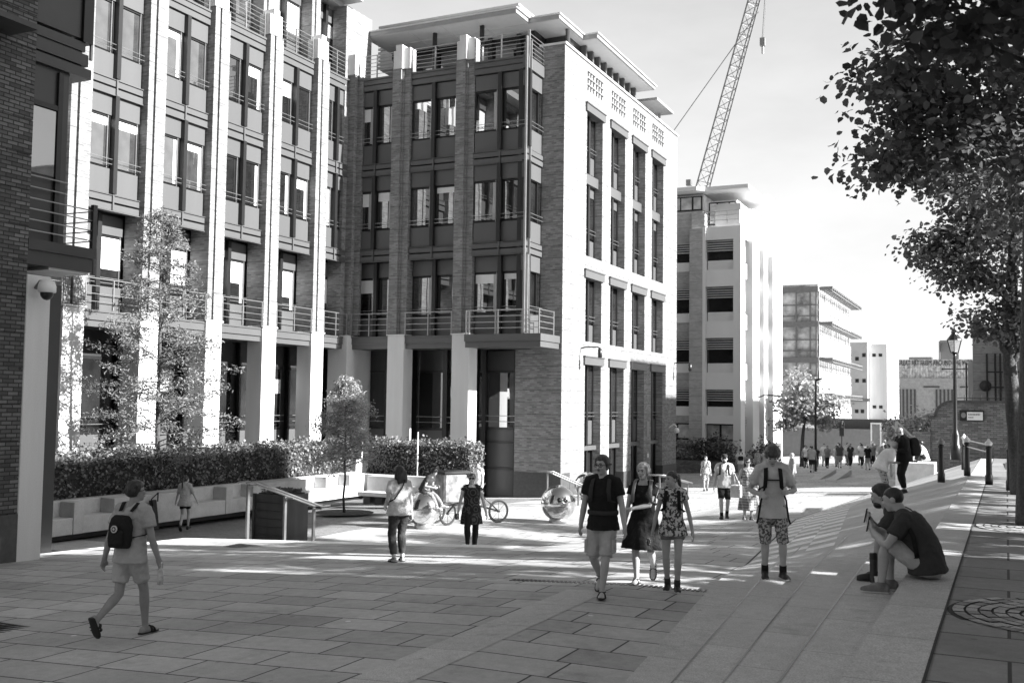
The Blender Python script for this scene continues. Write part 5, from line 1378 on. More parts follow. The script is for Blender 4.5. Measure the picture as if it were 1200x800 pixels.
        mb.tube([t0 - a*.01*s, t0, t1, t2], [.013*s, .012*s, .0105*s, .008*s], 8)
    def body(P):
        mb = MB(); s = P.s
        P.torso(mb)
        for k in 'LR':
            P.leg(mb, k)
            r = P.arm_r(); sh, el, wr = P.sh[k], P.elb[k], P.wri[k]
            mb.tube([sh + Vector((0, 0, .012*s)), sh.lerp(el, .25), sh.lerp(el, .6), el, el.lerp(wr, .3), el.lerp(wr, .7), wr, wr + (wr-el).normalized()*.02*s],
                    [r[0]*.95, r[0], r[1]*.98, r[2], r[3], r[3]*.82, r[4], r[4]], 12)
            mb.tube([P.nb - P.v2*.015*s, P.nb.lerp(sh, .55) + P.v2*.012*s, sh], [.052*s, .05*s, .05*s], 10)
            P.hand(mb, k)
            d, rr, u, a = P.footpts(k)
            P.shoe_geo(mb, k, -.004)
        # neck and head
        nr = (.05 if P.fem else .058)*s
        mb.tube([P.nb - P.v2*.03*s, P.nb + P.v2*.04*s, P.hp(0, -.012, -.05), P.hp(0, -.01, 0)], [nr*1.15, nr, nr, nr*.95], 12)
        P.ell(mb, (0, -.008, .025), (.073, .093, .088)); P.ell(mb, (0, .022, -.035), (.056, .066, .072)); P.ell(mb, (0, .055, -.082), (.03, .03, .024))
        P.ell(mb, (0, .05, .01), (.058, .042, .05))
        mb.tube([P.hp(0, .086, .022), P.hp(0, .101, -.010), P.hp(0, .107, -.024), P.hp(0, .094, -.032)], [.007*s, .0095*s, .012*s, .009*s], 8)
        for x in (-1, 1): P.ell(mb, (x*.074, -.008, -.005), (.010, .02, .032)); P.ell(mb, (x*.03, .078, -.022), (.024, .018, .02))
        P.ell(mb, (0, .084, -.058), (.026, .012, .010))
        P.ell(mb, (0, .082, .034), (.045, .012, .012))
        soft(mb.build('body', P.skin, P.t, world=False), P.vox, 3 if P.lod == 0 else 2)
        if P.lod < 2:
            mb = MB()
            for x in (-1, 1): P.ell(mb, (x*.031, .0905, .013), (.0125, .006, .0065), 10, 6)
            mb.build('eyes', M['eye'], P.t, world=False, smooth=True)
            mb = MB()
            for x in (-1, 1): mb.tube([P.hp(x*.013, .096, .033), P.hp(x*.03, .097, .039), P.hp(x*.05, .084, .034)], [.004*s, .005*s, .003*s], 6)
            mb.build('eyebrows', HM['brown'], P.t, world=False)
            mb = MB(); mb.tube([P.hp(-.024, .086, -.060), P.hp(0, .0985, -.058), P.hp(.024, .086, -.060)], [.003*s, .0065*s, .003*s], 6)
            mb.build('mouth', M['lip'], P.t, world=False)
    # ---- hair : a shell round the skull, cut away over the face
    def hair(P, mat='dark', front=.055, low=-.03, thick=.014, side=.0, puff=0., long=None, tail=None, curl=0., bald=False):
        mb = MB(); n, m = 44, 30; rings = []
        for i in range(m+1):
            th = -math.pi/2 + math.pi*i/m; ring = []
            for j in range(n):
                ph = 2*math.pi*j/n; x = math.cos(th)*math.cos(ph); y = math.cos(th)*math.sin(ph); z = math.sin(th)
                px, py, pz = .073*x, -.008 + .093*y, .025 + .088*z
                facing = py/.09
                lim = low + (front - low)*smooth(-.35, .62, facing) - side*smooth(.55, 1, abs(x))*(1-smooth(.3, .6, facing))
                nz = noise.noise(Vector((px*55, py*55, pz*16)))
                k = smooth(lim - .02, lim + .035, pz + .012*nz)
                t_ = (thick + puff*(.5 + .5*z))*(1 + curl*noise.noise(Vector((px, py, pz))*38))*(.78 + .5*abs(nz))
                f = 1 + (t_/.085)*(.12 + .88*k)*(1 if k > .02 else 0) - .10*(1-smooth(0, .12, k))
                ring.append(P.hp(.073*x*f, -.008 + .093*y*f, .025 + .088*z*f))
            rings.append(ring)
        mb.tube_rings(rings)
        s = P.s
        if P.lod < 2 and thick > .008:
            for j in range(54):
                ph = random.uniform(0, 2*math.pi); th = random.uniform(-.25, 1.3); x, y, z = math.cos(th)*math.cos(ph), math.cos(th)*math.sin(ph), math.sin(th)
                fc = y*.093/.09; lm = low + (front - low)*smooth(-.35, .62, fc)
                if .025 + .088*z < lm + .02: continue
                f0 = 1 + (thick + puff*(.5+.5*z))/.085*.55; f1 = f0 + random.uniform(.06, .16)*(1 + 2*curl)
                dz = -random.uniform(.01, .035); sw = random.uniform(-.02, .02)
                mb.tube([P.hp(.073*x*f0, -.008 + .093*y*f0, .025 + .088*z*f0), P.hp(.073*x*f1 + sw*.5, -.008 + .093*y*f1, .025 + .088*z*f1 + dz*.3), P.hp(.073*x*f1*1.02 + sw, -.008 + .093*y*f1*1.02 - .01, .025 + .088*z*f1 + dz)], [.014*s, .011*s, .004*s], 6)
        if long:
            # back curtain of hair down to 'long' metres below the head centre
            for x in (-.05, -.017, .017, .05):
                mb.tube([P.hp(x, -.075, .05), P.hp(x*1.25, -.10, -.04), P.hc + P.hm @ Vector((x*1.35, -.105, -.11))*s, P.hc + P.hm @ Vector((x*1.4, -.10, 0))*s + Vector((0, 0, -long))], [(.034*s, .03*s), (.042*s, .035*s), (.042*s, .034*s), (.022*s, .016*s)], 10)
            for x in (-1, 1): mb.tube([P.hp(x*.07, -.01, .03), P.hp(x*.088, -.025, -.05), P.hp(x*.088, -.05, -.05) + Vector((0, 0, -long*.75))], [.024*s, .03*s, .014*s], 8)
        if tail:
            mb.tube([P.hp(0, -.09, .05), P.hp(0, -.135, .04), P.hp(0, -.15, -.04), P.hp(.008, -.17, -tail*.6), P.hp(.012, -.185, -tail)], [.02*s, .028*s, .03*s, .024*s, .008*s], 10)
        o = soft(mb.build('hair', HM[mat], P.t, world=False), .009 if P.lod == 0 else .016, 1)
        return P
    def cap(P, mat='cap', brim=True):
        mb = MB(); n = 18
        rings = [[P.hp(.085*math.cos(2*math.pi*j/n)*f, -.008 + .104*math.sin(2*math.pi*j/n)*f, z) for j in range(n)] for f, z in ((1, .045), (1, .075), (.85, .108), (.5, .126), (.05, .132))]
        mb.tube_rings(rings)
        if brim: mb.tube_rings([[P.hp(.07*math.cos(2*math.pi*j/n), .09 + .075*math.sin(2*math.pi*j/n), z) for j in range(n)] for z in (.046, .053)])
        mb.build('cap', HM[mat] if mat in HM else CL[mat], P.t, world=False, smooth=True); return P
    def glasses(P, sun=False):
        mb = MB(); s = P.s
        for x in (-1, 1):
            c = [P.hp(x*.033 + .024*math.cos(q), .104 - .3*abs(.024*math.cos(q))*(1 if x*math.cos(q) > 0 else 0), .010 + .018*math.sin(q)) for q in [2*math.pi*j/12 for j in range(13)]]
            mb.tube(c, .0028*s, 5, cap=False); mb.tube([P.hp(x*.056, .098, .016), P.hp(x*.082, .0, .012)], .0028*s, 5)
            if sun: mb.add(c[:12], [tuple(range(12))])
        mb.tube([P.hp(-.01, .105, .014), P.hp(.01, .105, .014)], .0028*s, 5)
        mb.build('glasses', M['lens'], P.t, world=False); return P
    def beard(P, mat='brown', full=True):
        mb = MB()
        P.ell(mb, (0, .094, -.044), (.03, .012, .008))
        if full: P.ell(mb, (0, .04, -.078), (.054, .056, .045)); 
        soft(mb.build('beard', HM[mat], P.t, world=False), .009 if P.lod == 0 else .014, 1); return P
    # ---- clothes
    def shirt(P, mat='black', sleeve=.55, hem=.10, g=.016, hemw=.012, name='shirt', loose=.016, sg=.022):
        mb = MB(); s = P.s; w = P.wide; e = g*s; h = hemw*s
        if P.fem: rr = [(.196, .150), (.186, .142), (.152, .122), (.152, .120), (.150, .106), (.118, .078)]
        else: rr = [(.192, .150), (.180, .142), (.164, .128), (.174, .124), (.180, .114), (.128, .082)]
        pts = [P.pel - P.v1*(hem*s), P.pel + P.v1*.03*s, P.waist, P.chest + P.fw*.012*s, P.chest + P.v2*.09*s, P.nb - P.v2*.025*s]
        q = []; qr = []
        for i in range(5):
            for j in range(3):
                f = j/3; q.append(pts[i].lerp(pts[i+1], f)); qr.append(tuple((rr[i][a]*(1-f) + rr[i+1][a]*f)*(max(w, .72+.28*w) if i == 0 else w)*s + e*(.6 if i < 2 else 1) + (h*(1-f) if i == 0 else 0) for a in (0, 1)))
        q.append(pts[-1]); qr.append(tuple(a*w*s + e for a in rr[-1])); mb.tube(q, qr, 22)
        if P.fem:
            for x in (-.065, .065): mb.ball(tuple(P.chest + Vector((x*s, 0, 0)) + P.fw*(.095*s*w) - P.v2*.01), .052*s + e*.7, 12, 8)
        mb.tube([P.nb - P.v2*.06*s, P.nb + P.v2*.012*s], [.11*s, .068*s], 14)
        for k in 'LR':
            r = P.arm_r(); sh, el, wr = P.sh[k], P.elb[k], P.wri[k]
            mb.tube([P.nb - P.v2*.022*s, P.nb.lerp(sh, .5) + P.v2*.012*s, sh, sh.lerp(el, .08)], [.068*s, (.058+g)*s, (.058+g)*s, (.05+g)*s], 14)
            if sleeve <= 0: continue
            if sleeve <= 1: pts = [sh, sh.lerp(el, sleeve*.5), sh.lerp(el, sleeve)]; rr = [r[0]+g*s, r[0]+sg*s, r[1]+(sg+.006)*s]
            else: pts = [sh, sh.lerp(el, .5), el, el.lerp(wr, (sleeve-1)*.5), el.lerp(wr, sleeve-1)]; rr = [r[0]+g*s, r[0]+sg*s, r[2]+sg*s, r[3]+.016*s, r[4]+.014*s]
            mb.tube(pts, rr, 12)
        soft(mb.build(name, CL[mat], P.t, world=False), P.cvox, 3, .026 if P.lod < 2 else 0); return P
    def bottoms(P, mat='khaki', f=.95, g=.026, taper=.15, name='shorts'):
        mb = MB(); s = P.s; w = P.wide
        rx, ry = (.172, .125) if P.fem else (.160, .122)
        mb.tube([P.pel - Vector((0, 0, .10*s)), P.pel - P.v1*.05*s, P.pel + P.v1*.02*s, P.pel + P.v1*.09*s], [(.13*s*w, .11*s*w), (rx*s*w+.012, ry*s*w+.012), (rx*s*w+.01, ry*s*w+.008), (rx*s*w*.93, ry*s*w*.93)], 20)
        for k in 'LR': P.leg(mb, k, g*s*.72, f, taper)
        soft(mb.build(name, CL[mat], P.t, world=False), P.cvox, 3, .026 if P.lod < 2 else 0); return P
    def skirt(P, mat='black', bottom=.48, flare=.09, name='dress', shiftx=0., upper=True, sleeve=.4, yoff=0.):
        mb = MB(); s = P.s; w = P.wide
        if upper:
            P.torso(mb, .014*s, top=False)
            for k in 'LR':
                r = P.arm_r(); sh, el = P.sh[k], P.elb[k]
                mb.tube([P.nb - P.v2*.022*s, P.nb.lerp(sh, .55) + P.v2*.01*s, sh], [.058*s, .058*s, .062*s], 12)
                if sleeve: mb.tube([sh, sh.lerp(el, sleeve)], [r[0]+.015*s, r[1]+.02*s], 12)
        rx, ry = .172*s*w, .128*s*w
        z0 = P.pel.z; zb = bottom*s; c = Vector((P.pel.x, P.pel.y, 0))
        pts = [Vector((c.x, c.y, z0 + .10*s)), Vector((c.x, c.y, z0)), Vector((c.x + shiftx*.5, c.y + yoff*.5, (z0+zb)/2)), Vector((c.x + shiftx, c.y + yoff, zb))]
        n = 28; rings = []
        for i, p in enumerate(pts):
            e = (0, .012, flare*.6, flare)[i]; fl = (0, 0, .02, .035)[i]
            rings.append([p + Vector(((rx*(.88 if i == 0 else 1) + e + fl*math.sin(5*2*math.pi*j/n))*math.cos(2*math.pi*j/n), (ry*(.9 if i == 0 else 1) + e + fl*math.sin(5*2*math.pi*j/n))*math.sin(2*math.pi*j/n), 0)) for j in range(n)])
        mb.tube_rings(rings)
        soft(mb.build(name, CL[mat], P.t, world=False), P.cvox, 2, .022 if P.lod < 2 else 0); return P
    def shoes(P, mat='rubber', kind='shoe', sole='rubber', sock=None):
        for k in 'LR':
            if kind == 'shoe':
                mb = MB(); P.shoe_geo(mb, k, .006*P.s); o = soft(mb.build('shoe', M[mat], P.t, world=False), .011 if P.lod < 2 else .02, 1)
                mb = MB(); P.shoe_geo(mb, k, .007*P.s, sole=True); mb.build('sole', M[sole], o, world=False, smooth=True)
                if sock:
                    d, r, u, a = P.footpts(k); v = (P.knee[k]-a).normalized()
                    MB().tube([a - v*.02, a + v*(.09*P.s)], [.046*P.s, .045*P.s], 12).build('sock', CL[sock], P.t, world=False, smooth=True)
            else:
                d, r, u, a = P.footpts(k); s = P.s
                mb = MB(); P.shoe_geo(mb, k, .009*s, sole=True); o = mb.build('sandal', M[mat], P.t, world=False, smooth=True)
                mb = MB()
                for y, h, w in ((.105, .03, .05), (.045, .066, .046)) if kind == 'sandal' else ((.06, .062, .05), (.1, .045, .052)):
                    c = a + d*(y*s) - u*(.078*s)
                    mb.tube([c + r*(w*s*math.cos(q)) + u*(h*s*math.sin(q)) for q in [math.pi*j/8 for j in range(9)]], [(.011*s, .004*s)]*9 if kind == 'sandal' else [(.022*s, .005*s)]*9, 6)
                if kind == 'sandal': mb.tube([a + Vector((math.cos(q), math.sin(q)*1.05, 0))*.043*s - u*.012*s for q in [2*math.pi*j/12 for j in range(13)]], .007*s, 5, cap=False)
                mb.build('strap', M[mat], o, world=False, smooth=True)
        return P
    def strap(P, pts, mat='black', w=.02, name='bag_strap'):
        MB().tube([Vector(p) for p in pts], [(w, .006)]*len(pts), 8).build(name, CL[mat], P.t, world=False, smooth=True); return P
    def backpack(P, label, mat='black', size=(.27, .15, .40), straps=True, badge=False, hang=True, drop=.0, belt=False, chest=False, loose=False):
        s = P.s; t = thing('backpack', label, 'backpack', P.t.location, P.t.rotation_euler.z, None)
        bx, by, bz = (a*s for a in size); v = P.v2; f = P.fw
        back = P.nb - v*(.05 + drop)*s - f*(.125*s*P.wide + by/2)
        mb = MB(); rings = []; n = 20
        for q, k in ((0, .8), (.06, .95), (.3, 1.04), (.65, 1.02), (.88, .9), (1, .62)):
            c = back - v*(bz*(1-q)); ring = []
            for j in range(n):
                a = 2*math.pi*j/n; cx, cy = math.cos(a), math.sin(a); e = .45
                ring.append(c + Vector((math.copysign(abs(cx)**e, cx)*bx/2*k, 0, 0)) + f*(math.copysign(abs(cy)**e, cy)*by/2*k))
            rings.append(ring)
        mb.tube_rings(rings); soft(mb.build('bag', CL[mat], t, world=False), .014 if P.lod < 2 else .025, 2, .01)
        if P.lod < 2:
            mb = MB(); rings = []
            for q, k in ((.0, .7), (.1, .9), (.5, .9), (.6, .6)):
                c = back - v*(bz*(1-q*.8-.08)) - f*(by*.5)
                rings.append([c + Vector((math.copysign(abs(math.cos(2*math.pi*j/16))**.5, math.cos(2*math.pi*j/16))*bx*.4*k, 0, 0)) + f*(math.copysign(abs(math.sin(2*math.pi*j/16))**.5, math.sin(2*math.pi*j/16))*.03*k) for j in range(16)])
            mb.tube_rings(rings); soft(mb.build('front_pocket', CL[mat], t, world=False), .012, 1)
        if badge:
            c = back - v*(bz*.42) - f*(by*.5 + .045); a_ = Vector((1, 0, 0)); b_ = v
            MB().tube([c + f*.006, c - f*.004], [.04*s, .04*s], 20).build('badge', CL['pale'], t, world=False)
            MB().tube([c - f*.003, c - f*.006], [.028*s, .028*s], 16).build('badge_centre', CL['dark'], t, world=False)
            MB().tube([c - f*.005, c - f*.008], [.013*s, .013*s], 12).build('badge_mark', CL['pale'], t, world=False)
        if straps:
            d = .125*s*P.wide
            for x in (-1, 1):
                X = x*.105*s*P.wide
                pts = [P.nb - v*.05*s - f*(d+.0) + Vector((X*.7, 0, 0)), P.nb + v*.042*s - f*.05*s + Vector((X*.92, 0, 0)), P.nb + v*.035*s + f*.03*s + Vector((X*.95, 0, 0)), P.nb - v*.04*s + f*(d*.86) + Vector((X, 0, 0)), P.chest + f*(d+.035) + v*.06*s + Vector((X*1.05, 0, 0)), P.chest + f*(d+.03) - v*.06*s + Vector((X*1.15, 0, 0)), P.chest + Vector((x*.185*s*P.wide, 0, 0)) - v*.12*s, P.waist - f*d + Vector((X, 0, 0)) + v*.05*s]
                MB().tube(pts, [(.026*s, .006*s)]*8, 8).build('strap', CL[mat], t, world=False, smooth=True)
                if loose: MB().tube([pts[5], pts[5] + Vector((x*.05, .03, -.16)), pts[5] + Vector((x*.08, .0, -.38)), pts[5] + Vector((x*.10, .03, -.44))], [(.012, .004)]*4, 6).build('strap', CL[mat], t, world=False)
            if belt: MB().tube([P.waist - P.v1*.03 + Vector((math.cos(q)*.19*s*P.wide, math.sin(q)*.152*s*P.wide, 0)) for q in [2*math.pi*j/20 for j in range(21)]], [(.008, .03*s)]*21, 6, cap=False).build('strap', CL[mat], t, world=False, smooth=True)
            if chest: MB().tube([P.chest + f*(d+.045) + v*.03 + Vector((-.1*s, 0, 0)), P.chest + f*(d+.055) + v*.03, P.chest + f*(d+.045) + v*.03 + Vector((.1*s, 0, 0))], [(.03*s, .008)]*3, 8).build('strap', CL[mat], t, world=False)
        return t
    def W(P, p):
        """local point -> world"""
        return root_matrix(P.t) @ Vector(p)
def facing(X, Y, off=0): return math.atan2(X, -Y) + R(off) if True else 0
def away(X, Y, off=0): return math.atan2(-X, Y) + R(off)
def walk(fr='L', step=.3, lift=.12):
    o = 'R' if fr == 'L' else 'L'; q = -1 if fr == 'L' else 1
    return {fr: (q*.07, step, .09, 8, -q*6), o: (-q*.07, -step*1.05, .085+lift, -38, q*6)}
# ------------------------------------------------------------------ the people in the picture
def gz(X, Y): return step_z(X, Y)
# family of three walking towards the camera
x, y = -4.65, 12.5
p = Person('man in black t-shirt, glasses and pale cargo shorts, leading the walking family', (x, y, gP(x, y)), facing(x, y, -14), 1.80, lean=(2, 4), feet={'L': (-.05, .22, .088, 4, 10), 'R': (.10, -.26, .20, -45, -8)},
    hands={'L': (-.30, .10, .84), 'R': (.30, -.05, .83)}, head=(-14, 0, 0))
p.hair('brown', front=.082, low=-.07, thick=.02, side=.02, puff=.016).glasses().beard('brown', False).shirt('black', .55, .11).bottoms('khaki', 1.0, .034, .2).shoes('rubber', 'sandal')
p.backpack('black hiking backpack worn by the man in the black t-shirt', 'charcoal', (.26, .16, .42), belt=True)
for k, q in (('L', -1), ('R', 1)):
    c = p.hip[k].lerp(p.knee[k], .68) + Vector((q*.09, 0, 0)); soft(MB().box(c.x-.02, c.x+.02, c.y-.07, c.y+.07, c.z-.09, c.z+.08).build('cargo_pocket', CL['khaki'], p.t, world=False), .012, 2)
x, y = -4.52, 13.75
p = Person('blonde woman in knee length black dress and sandals holding the man by the arm', (x, y, gP(x, y)), facing(x, y, -10), 1.67, True, 1.12, lean=(1, 2), feet={'R': (.08, .10, .085, 0, -6), 'L': (-.09, -.30, .21, -58, 6)},
    hands={'L': (.12, .24, 1.08), 'R': (.25, .16, .80)}, elbows={'L': (-1, -.5, -.3)}, palms={'L': (0, -.3, -1)}, head=(-16, 2, 0))
p.hair('blonde', front=.075, low=-.085, thick=.022, side=.05, puff=.016).skirt('black', .50, .10, sleeve=.45, yoff=.03).shoes('rubber', 'sandal')
p.backpack('pale strapped backpack worn by the blonde woman in the black dress', 'mid', (.25, .13, .36))
mb = MB()
for i in range(9):
    a = i*.7; c = Vector((-.09 + .045*math.cos(a)*(.4+.08*i), .215, .60 + .05*math.sin(a)*(.4+.09*i))); mb.ball(tuple(c), (.016, .01, .016), 8, 6)
mb.build('print', CL['dark'], p.t, world=False, smooth=True)
x, y = -3.98, 13.32
p = Person('girl in floral top and grey shorts, ponytail, walking at the right of the family', (x, y, gP(x, y)), facing(x, y, -4), 1.60, True, .88, lean=(1, 1), feet={'R': (.075, -.08, .088, -4, -6), 'L': (-.075, .12, .088, 3, 8)},
    hands={'L': (-.29, .04, .83), 'R': (.29, .06, .80)}, head=(-42, -4, 0))
p.hair('brown', front=.066, low=-.05, thick=.011, tail=.17).shirt('floral', .35, .13, hemw=.02).bottoms('mid', .42, .02).shoes('rubber', sole='shoe_pale', sock='charcoal')
p.backpack('black backpack with thick straps worn by the girl in the floral top', 'black', (.25, .13, .36))
# man with the small backpack, left foreground
x, y = -8.75, 8.62
LM = Person('man in grey t-shirt and shorts walking away, small badge backpack on his back', (x, y, gP(x, y)), away(x, y, -40), 1.74, lean=(3, 4), feet={'R': (.07, .20, .09, 0, -6), 'L': (-.05, -.42, .27, -62, 6)},
    hands={'L': (-.30, -.08, .80), 'R': (.30, .10, .86)}, head=(-30, 6, 0), skin='tan')
LM.hair('dark', front=.06, low=-.05, thick=.017, puff=.012).glasses().shirt('light', .62, .10, sg=.028).bottoms('khaki', .72, .034, .2).shoes('rubber', 'clog')
LM.backpack('small black backpack with round badge on the man in grey t-shirt', 'black', (.27, .12, .36), badge=True, drop=.04)
w = LM.W(LM.wri['R'] + (LM.wri['R']-LM.elb['R']).normalized()*.09)
t = thing('water_bottle', 'clear plastic water bottle swinging from the hand of the man in grey', 'bottle', w)
MB().lathe([(.012, .03), (.014, 0), (.032, -.05), (.033, -.17), (.028, -.2), (.005, -.2)], w, 14).build('bottle', M['clear'], t, smooth=True); MB().lathe([(.015, .03), (.015, .05)], w, 10).build('cap', M['white'], t)
# woman in the middle, seen from behind
x, y = -9.4, 15.3
p = Person('woman with long dark hair, pale t-shirt and dark trousers, standing with her back turned', (x, y, gP(x, y)), away(x, y, 22), 1.66, True, 1.16, lean=(1, 1), feet={'R': (.10, .05, .085, 0, -12), 'L': (-.10, -.04, .085, 0, 6)},
    hands={'L': (-.20, .18, .98), 'R': (.27, .05, .80)}, head=(14, 0, 0))
p.hair('dark', front=.05, low=-.06, thick=.022, puff=.01, long=.19).shirt('pale', .55, .08).bottoms('charcoal', 1.86, .026, .1, 'trousers').shoes('rubber', 'sandal')
p.strap([(.06, -.10, 1.40), (-.02, -.155, 1.26), (-.14, -.13, 1.08), (-.20, -.02, 1.02)], 'black', .011)
# boy on the ball
bx, by, bz = -15.8, 27.1, -2.67
p = Person('curly haired boy in dark t-shirt sitting on top of the steel ball', (bx, by, bz - .5), facing(bx, by, 58), 1.62, hz=.585, lean=(22, 40), feet={'L': (-.10, .66, .08, 12, 6), 'R': (.10, .58, .02, 8, -6)},
    hands={'L': (-.12, .44, .68), 'R': (.12, .42, .66)}, head=(0, -22, 0))
p.hair('dark', front=.045, low=-.05, thick=.036, puff=.025, curl=.5).shirt('charcoal', .5, .05).bottoms('mid', 1.85, .024, .1, 'trousers').shoes('shoe_pale', sole='shoe_pale')
# woman coming up the steps
x, y = -9.9, 18.92
p = Person('woman in dark ring patterned tunic and sunglasses climbing the courtyard steps', (x, y, gG(x, y)), facing(x, y, 4), 1.66, True, 1.14, feet={'R': (.08, .12, .17, 10, -6), 'L': (-.08, -.12, .085, 0, 6)},
    hands={'L': (-.33, .10, .80), 'R': (.30, .14, .86)}, head=(-6, 2, 0))
p.hair('brown', front=.062, low=-.04, thick=.012).glasses(True).skirt('rings', .62, .03, sleeve=.22, name='tunic').bottoms('black', 1.9, .016, 0, 'leggings').shoes('rubber')
w = p.W(p.wri['R'] + (p.wri['R']-p.elb['R']).normalized()*.08)
tag(MB().box(w.x-.045, w.x+.045, w.y-.02, w.y+.0, w.z-.06, w.z+.06).build('phone', M['black'], bevel=.006), 'dark phone in the hand of the woman climbing the steps', 'phone')
x, y = -17.2, 33.4
p = Person('woman in white t-shirt and dark glasses standing far behind the cargo tricycle', (x, y, -3.8), facing(x, y, -40), 1.70, True, 1., head=(-10, 0, 0), lod=1)
p.hair('dark', front=.06, low=-.05, thick=.012, tail=.1).glasses(True).shirt('white', .6).bottoms('dark', 1.85, .02, .1, 'trousers').shoes('rubber')
# girl by the bench
x, y = -21.5, 23.2
p = Person('girl with long ponytail in baggy pale t-shirt walking past the stone bench', (x, y, -3.8), away(x, y, -18), 1.58, True, .9, feet=walk('R', .16, .05), hands={'L': (-.33, .12, .88), 'R': (.36, .10, .90)}, head=(-25, 0, 0), lod=1)
p.hair('dark', front=.06, low=-.05, thick=.012, tail=.36).shirt('light', .85, .16, .035, .03).bottoms('black', .55, .02).shoes('rubber')
t = thing('bag', 'dark upright bag leaning on the bench beside the girl with the ponytail', 'bag', (-22.2, 22.7, -3.8))
mb = MB(); mb.bar((-22.15, 22.75, -3.8), (-22.3, 22.75, -2.95), .2, .12); soft(mb.build('case', CL['charcoal'], t), .02, 2); MB().tube([(-22.2, 22.66, -3.1), (-22.1, 22.5, -2.9), (-22.2, 22.85, -2.75), (-22.25, 22.9, -3.0)], .02, 6).build('strap', CL['black'], t)
t = thing('shoe_pair', 'small dark pair of shoes left by the foot of the stone bench', 'shoes', (-22.2, 27.3, -3.8)); MB().ball((-22.2, 27.3, -3.68), (.06, .13, .12), 10, 6).build('shoe', M['rubber'], t)
# boy with backpack straps on the steps
x, y = -2.62, 13.0
p = Person('boy looking down, pale t-shirt and mottled shorts, gripping his backpack straps', (x, y, gz(x, y)), facing(x, y, 6), 1.67, wide=.86, lean=(1, 4), feet={'L': (-.13, .05, .088, 0, 14), 'R': (.09, -.03, .088, -6, -4)},
    hands={'L': (-.17, .20, 1.12), 'R': (.17, .19, 1.08)}, elbows={'L': (-.55, -.7, -.5), 'R': (.55, -.7, -.5)}, palms={'L': (.5, -.8, 0), 'R': (-.5, -.8, 0)}, head=(-4, -30, 0))
p.hair('brown', front=.03, low=-.06, thick=.026, puff=.02, side=.01).shirt('pale', .70, .14, .018, .02, sg=.02).bottoms('leopard', 1.06, .03, .1).shoes('rubber', sole='shoe_pale', sock='black')
p.backpack('large black backpack with dangling straps worn by the boy looking down', 'black', (.30, .18, .46), chest=True, loose=True)
# couple further down the street
x, y = -6.9, 27.9
p = Person('bearded man in cap, pale t-shirt and black shorts walking towards the camera', (x, y, gP(x, y)), facing(x, y, 0), 1.78, feet=walk('R', .16, .06), lod=1)
p.hair('dark', front=.05, low=-.05, thick=.01).cap().glasses(True).beard('dark').shirt('pale', .5).bottoms('black', .9, .026).shoes('rubber', sock='black')
p.backpack('black backpack on the bearded man in the cap', 'black', (.27, .15, .4))
x, y = -6.2, 27.6
p = Person('woman in long checked sleeveless dress carrying a pale bag on her arm', (x, y, gP(x, y)), facing(x, y, 12), 1.66, True, 1., hands={'R': (.28, .14, .92), 'L': (-.27, .1, .85)}, head=(-10, 0, 0), lod=1)
p.hair('dark', front=.055, low=-.05, thick=.014, long=.12).glasses(True).skirt('check', .27, .10, sleeve=0).shoes('rubber', 'sandal')
w = p.W((.32, .08, .78)); t = thing('shoulder_bag', 'pale cloth bag hanging from the arm of the woman in the checked dress', 'bag', w)
mb = MB(); mb.box(w.x-.15, w.x+.15, w.y-.07, w.y+.07, w.z-.2, w.z+.14); soft(mb.build('bag', CL['pale'], t), .025, 6, .02); MB().tube([(w.x-.1, w.y, w.z+.12), (w.x-.05, w.y, w.z+.45), (w.x+.1, w.y, w.z+.12)], .014, 6).build('handle', CL['pale'], t)
# grey shirted man behind the boy
def simple(label, x, y, H, top, bot, hair='dark', face=True, f=1.8, fem=False, wide=1., off=0, z=None, step=.12, cap=None, group=None, sleeve=.55, lod=2, hands=None, long=None, dress=None, lean=(1, 2), head=(0, 0, 0), skin='fair'):
    p = Person(label, (x, y, gG(x, y) if z is None else z), facing(x, y, off) if face else away(x, y, off), H, fem, wide, feet=walk(random.choice('LR'), step, step*.3), hands=hands, lod=lod, group=group, lean=lean, head=head, skin=skin)
    p.hair(hair, front=.055, low=-.05, thick=.014, long=long)
    if cap: p.cap(cap)
    if dress: p.skirt(dress, .35, .08, sleeve=.3)
    else: p.shirt(top, sleeve); p.bottoms(bot, f, .024, .1, 'trousers' if f > 1.5 else 'shorts')
    p.shoes('rubber' if random.random() < .7 else 'shoe_pale'); return p
random.seed(11)
simple('grey haired man in grey shirt seen just behind the boy with the backpack', -8.3, 45.5, 1.72, 'mid', 'dark', 'grey', off=-70)
p = simple('small figure in dark vest and print skirt near the planter wall', -12.3, 46.3, 1.62, 'print', 'leopard', 'brown', f=1.0, fem=True)
p.backpack('dark backpack on the small figure near the planter wall', 'dark')
p = simple('man in white shirt with dark bag, back turned, below the terraced office', -14.0, 60.5, 1.78, 'white', 'khaki', face=False, z=gP(-14, 60.5)); p.backpack('black bag slung across the back of the man in white shirt', 'black', (.3, .12, .25), drop=.1)
simple('woman in patterned top facing the man in white shirt below the terraced office', -13.9, 64.5, 1.68, 'print', 'mid', 'brown', fem=True, off=30, z=gP(-13.9, 64.5))
simple('man in pale shirt and dark shorts, arms raised to his face, near the terraced office', -13.0, 62.5, 1.72, 'pale', 'charcoal', f=1.0, off=-40, z=gP(-13, 62.5), hands={'L': (-.1, .25, 1.3), 'R': (.12, .28, 1.32)})
